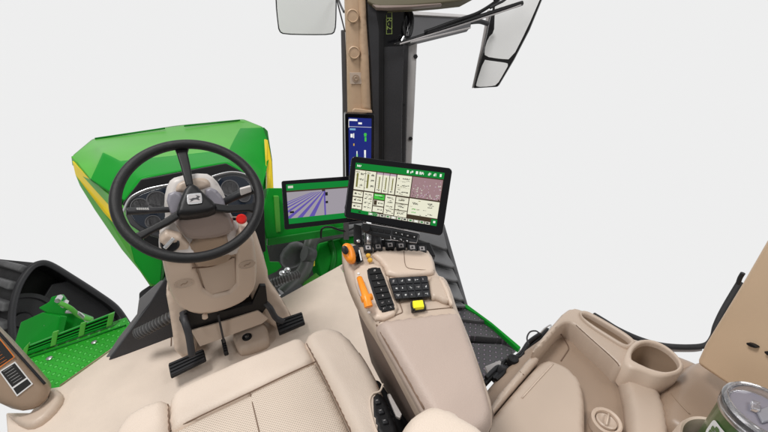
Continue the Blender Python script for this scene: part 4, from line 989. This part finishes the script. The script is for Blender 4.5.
dc.data.materials[0] = mat('decal_green', srgb(150,170,90), .5)
slab('decal_field', W([(386.9,13),(391.5,12.7),(391.5,33.3),(386.9,33.6)], -.0065), m_gloss, dc, thick=.0008, bevel=0)
text('decal_text', 'R-2', .034, wpz.at(389.3,23.5,-.0055), (0,0,-1), Plane(V((0,0,0)), wpz.n).n.cross(V((0,0,-1))), dc.data.materials[0], dc)
# exhaust stack outside
ex_ = thing('exhaust_stack', V((1.0,1.8,.4)), 'grey vertical exhaust shroud just outside the front pillar', 'exhaust')
xp = Plane(V((.95,1.75,1.0)), (-.45,-.9,0))
X_ = xp.many
slab('shroud_side', X_([(395,36),(409,36),(406,120),(403.5,250),(392,250)], .02), m_dgrey, ex_, thick=.08, bevel=.006)
m_ex = mat('brushed_grey_metal', srgb(200,198,198), .4, metal=0, bump=.1, scale=30, var=.1)
slab('shroud_face', X_([(408,37),(417.5,42),(414.5,110),(411,180),(407,250),(403,250),(406,120)]), m_ex, ex_, thick=.06, bevel=.008)
for x,y in ((415.5,56.5),(410.5,138.5)): lathe('bolt', xp.at(x,y,.002), xp.n, [(.012,0),(.012,.006),(0,.007)], m_key, ex_, seg=6)
slab('shroud_seam', X_([(384,102),(405,104),(405,106),(384,104)], .022), m_key, ex_, thick=.01, bevel=0)
# roof header and lamp bar
rh = thing('roof_header', at(420,2,d=1.5), 'olive brown roof edge strip across the top of the windshield', 'roof trim')
m_olive = mat('olive_header', srgb(92,86,66), .6, bump=.1, scale=80)
fr = lambda x,y,Y: at(x,y,d=Y)
slab('header_strip', [fr(367,-12,1.42), fr(367,1.5,1.42), fr(376,6,1.42), fr(384,6.5,1.42), fr(410,5.5,1.42), fr(440,3,1.42), fr(462,.5,1.42), fr(485,-12,1.42)], m_olive, rh, thick=.05, bevel=.008)
slab('header_lip', [fr(372,4,1.40), fr(376,7.6,1.40), fr(386,8,1.40), fr(412,6.8,1.40), fr(442,4.2,1.40), fr(441,2.8,1.40), fr(410,4.8,1.40), fr(380,5,1.40)], m_taupe, rh, thick=.02, bevel=.003)
bm_ = thing('mirror_beam', at(440,25,d=1.75), 'light grey beam reaching from the pillar to the right mirror', 'beam')
slab('beam_face', [fr(402,10.5,1.75), fr(470,15.5,1.85), fr(472,19,1.85), fr(471,27,1.85), fr(411,41.5,1.75), fr(404,40,1.75)], m_grey, bm_, thick=.05, bevel=.006)
slab('beam_top', [fr(402,10,1.74), fr(470,14.8,1.84), fr(471.5,17.5,1.84), fr(404,14,1.74)], m_ex, bm_, thick=.01, bevel=.002)
slab('beam_edge', [fr(411,42.5,1.73), fr(471,28,1.83), fr(471,26.6,1.83), fr(411,40.8,1.73)], m_lgrey, bm_, thick=.01, bevel=.002)
tube('beam_pivot', [fr(471,22,1.85), fr(480,21.5,1.88), fr(488,24,1.9)], .012, m_dgrey, bm_)
wc_ = thing('wiper_bracket', at(408,24,d=1.5), 'black looped bracket at the top of the front pillar', 'bracket')
tube('bracket_loop', [fr(404,10,1.5), fr(403.5,22,1.5), fr(405,34,1.5), fr(409,36,1.5), fr(411.5,28,1.5), fr(412,16,1.5), fr(408,9,1.5)], .009, m_black, wc_)
tube('bracket_loop', [fr(403,12,1.52), fr(406,10,1.5), fr(409,20,1.5), fr(407,38,1.5)], .010, m_gloss, wc_)
slab('bracket_plate', [fr(402.5,14,1.53), fr(407,13,1.53), fr(407,36,1.53), fr(403,36,1.53)], m_black, wc_, thick=.02, bevel=.003)
tube('bracket_pin', [fr(401,44,1.48), fr(402,40,1.48), fr(404,36,1.48)], .004, m_silver, wc_)
wi = thing('wiper', at(450,25,d=1.5), 'black windshield wiper blade and arm crossing toward the right mirror', 'wiper')
tube('blade', [fr(394,44.5,1.45), fr(430,33,1.5), fr(470,20,1.55), fr(522,3.2,1.62)], lambda t: .004+.007*math.sin(min(1,t*1.3)*math.pi*.55), m_black, wi)
tube('arm', [fr(425,32,1.48), fr(455,21,1.52), fr(478,13,1.56), fr(498,0,1.6), fr(504,-8,1.6)], .008, m_black, wi)
tube('blade_edge', [fr(400,44,1.44), fr(450,28.6,1.51), fr(500,12.5,1.58), fr(521,5,1.61)], .003, m_lgrey, wi)
tube('hinge_loop', [fr(490,8,1.57), fr(497,4,1.57), fr(503,1,1.57), fr(507,-3,1.58), fr(500,-5,1.58), fr(494,0,1.58)], .006, m_key, wi)

# ================================================================== MIRRORS
mr_ = thing('right_mirror', at(505,40,d=1.9), 'black framed two-pane rear-view mirror right of the pillar', 'mirror')
q_ = Plane(at(505,40,d=1.95), (EYE-at(505,40,d=1.95)).normalized()+V((-.25,0,0)))
slab('mirror_frame', q_.many([(495,-12),(492,10),(483.5,50),(473,88.5),(497.5,87),(513.5,60),(529,30),(542.5,-3),(546,-12)]), m_black, mr_, thick=.05, bevel=.008)
slab('mirror_casing', q_.many([(487,10),(491,10),(483,50),(474,88),(471.5,88.5),(480,50)], -.02), m_lgrey, mr_, thick=.05, bevel=.006)
slab('mirror_glass', chaikin(q_.many([(495.5,-12),(494.5,20),(494,32),(488,38),(484.3,50),(484.8,56.5),(500,59),(511.5,59.5),(527,29),(541,-3),(544,-12)], .004),1), m_mirror, mr_, thick=.004, bevel=.001)
slab('mirror_glass', chaikin(q_.many([(484,59.5),(488,60.5),(504,62.5),(509,64),(504,73),(497,85),(490,86.5),(476.5,87),(476,84)], .004),1), m_mirror, mr_, thick=.004, bevel=.001)
ml = thing('left_mirror', at(306,10,d=2.2), 'wide pale rear-view mirror with thin dark rim at top centre', 'mirror')
q_ = Plane(at(306,10,d=2.2), (EYE-at(306,10,d=2.2)).normalized()+V((0,0,-.05)))
slab('mirror_frame', chaikin(q_.many([(274.5,-30),(275.5,5),(277,20),(278.5,32),(284,34.8),(310,35.4),(331,35.2),(335.8,32),(336.8,15),(337,-30)]),1), m_dgrey, ml, thick=.03, bevel=.006)
slab('mirror_glass', chaikin(q_.many([(276,-30),(276.8,5),(278.2,20),(279.7,31),(284.5,33.6),(310,34.2),(330.5,34),(334.6,31),(335.6,15),(335.6,-30)], .004),1), m_mirror, ml, thick=.003, bevel=.001)
tube('mirror_stay', [at(337,-4,d=2.15), at(341,6,d=2.0), at(344,12,d=1.85)], .006, m_dgrey, ml)

# ================================================================== CAMERA, WORLD, LAMPS
cam = bpy.data.cameras.new('camera'); co = bpy.data.objects.new('camera', cam); C.objects.link(co)
M = Matrix(((cr.x, cu.x, -cf.x, EYE.x), (cr.y, cu.y, -cf.y, EYE.y), (cr.z, cu.z, -cf.z, EYE.z), (0,0,0,1)))
co.matrix_world = M; cam.sensor_width = 36; cam.lens = 36*FF/768; cam.clip_start = .02; cam.clip_end = 500
sc.camera = co
w = bpy.data.worlds.new('World'); sc.world = w; w.use_nodes = True
# pale backdrop ahead and below; dimmer behind and overhead, added to shape the light
nt = w.node_tree; bg = nt.nodes['Background']
tcw = nt.nodes.new('ShaderNodeTexCoord'); dp_ = nt.nodes.new('ShaderNodeVectorMath'); dp_.operation = 'DOT_PRODUCT'
ax = V((math.sin(yy), math.cos(yy), -.35)).normalized(); dp_.inputs[1].default_value = ax
nt.links.new(tcw.outputs['Generated'], dp_.inputs[0])
mrw = nt.nodes.new('ShaderNodeMapRange'); mrw.interpolation_type = 'SMOOTHSTEP'
mrw.inputs['From Min'].default_value = -.15; mrw.inputs['From Max'].default_value = .42
nt.links.new(dp_.outputs['Value'], mrw.inputs['Value'])
mxw = nt.nodes.new('ShaderNodeMix'); mxw.data_type = 'RGBA'
mxw.inputs[6].default_value = (.29,.285,.275,1); mxw.inputs[7].default_value = (*srgb(238,238,238),1)
nt.links.new(mrw.outputs['Result'], mxw.inputs[0]); nt.links.new(mxw.outputs[2], bg.inputs['Color']); bg.inputs['Strength'].default_value = 1
def area(name, loc, target, size, power, col=(1,1,1)):
    l = bpy.data.lights.new(name, 'AREA'); l.shape = 'DISK'; l.size = size; l.energy = power; l.color = col
    o = bpy.data.objects.new(name, l); C.objects.link(o); o.location = loc
    o.rotation_euler = (V(target)-V(loc)).to_track_quat('-Z','Y').to_euler(); return o
area('key_lamp', (-.7,1.2,3.6), (.2,.8,.3), 1.0, 68, (1,.98,.96))
area('front_lamp', (1.8,-1.2,3.4), (.2,.7,.4), 1.2, 36)
area('side_lamp', (-2.2,-.3,2.2), (0,1.1,.4), .8, 12)
sc.view_settings.view_transform = 'Standard'; sc.view_settings.look = 'None'; sc.view_settings.exposure = 0
sc.render.engine = 'CYCLES'
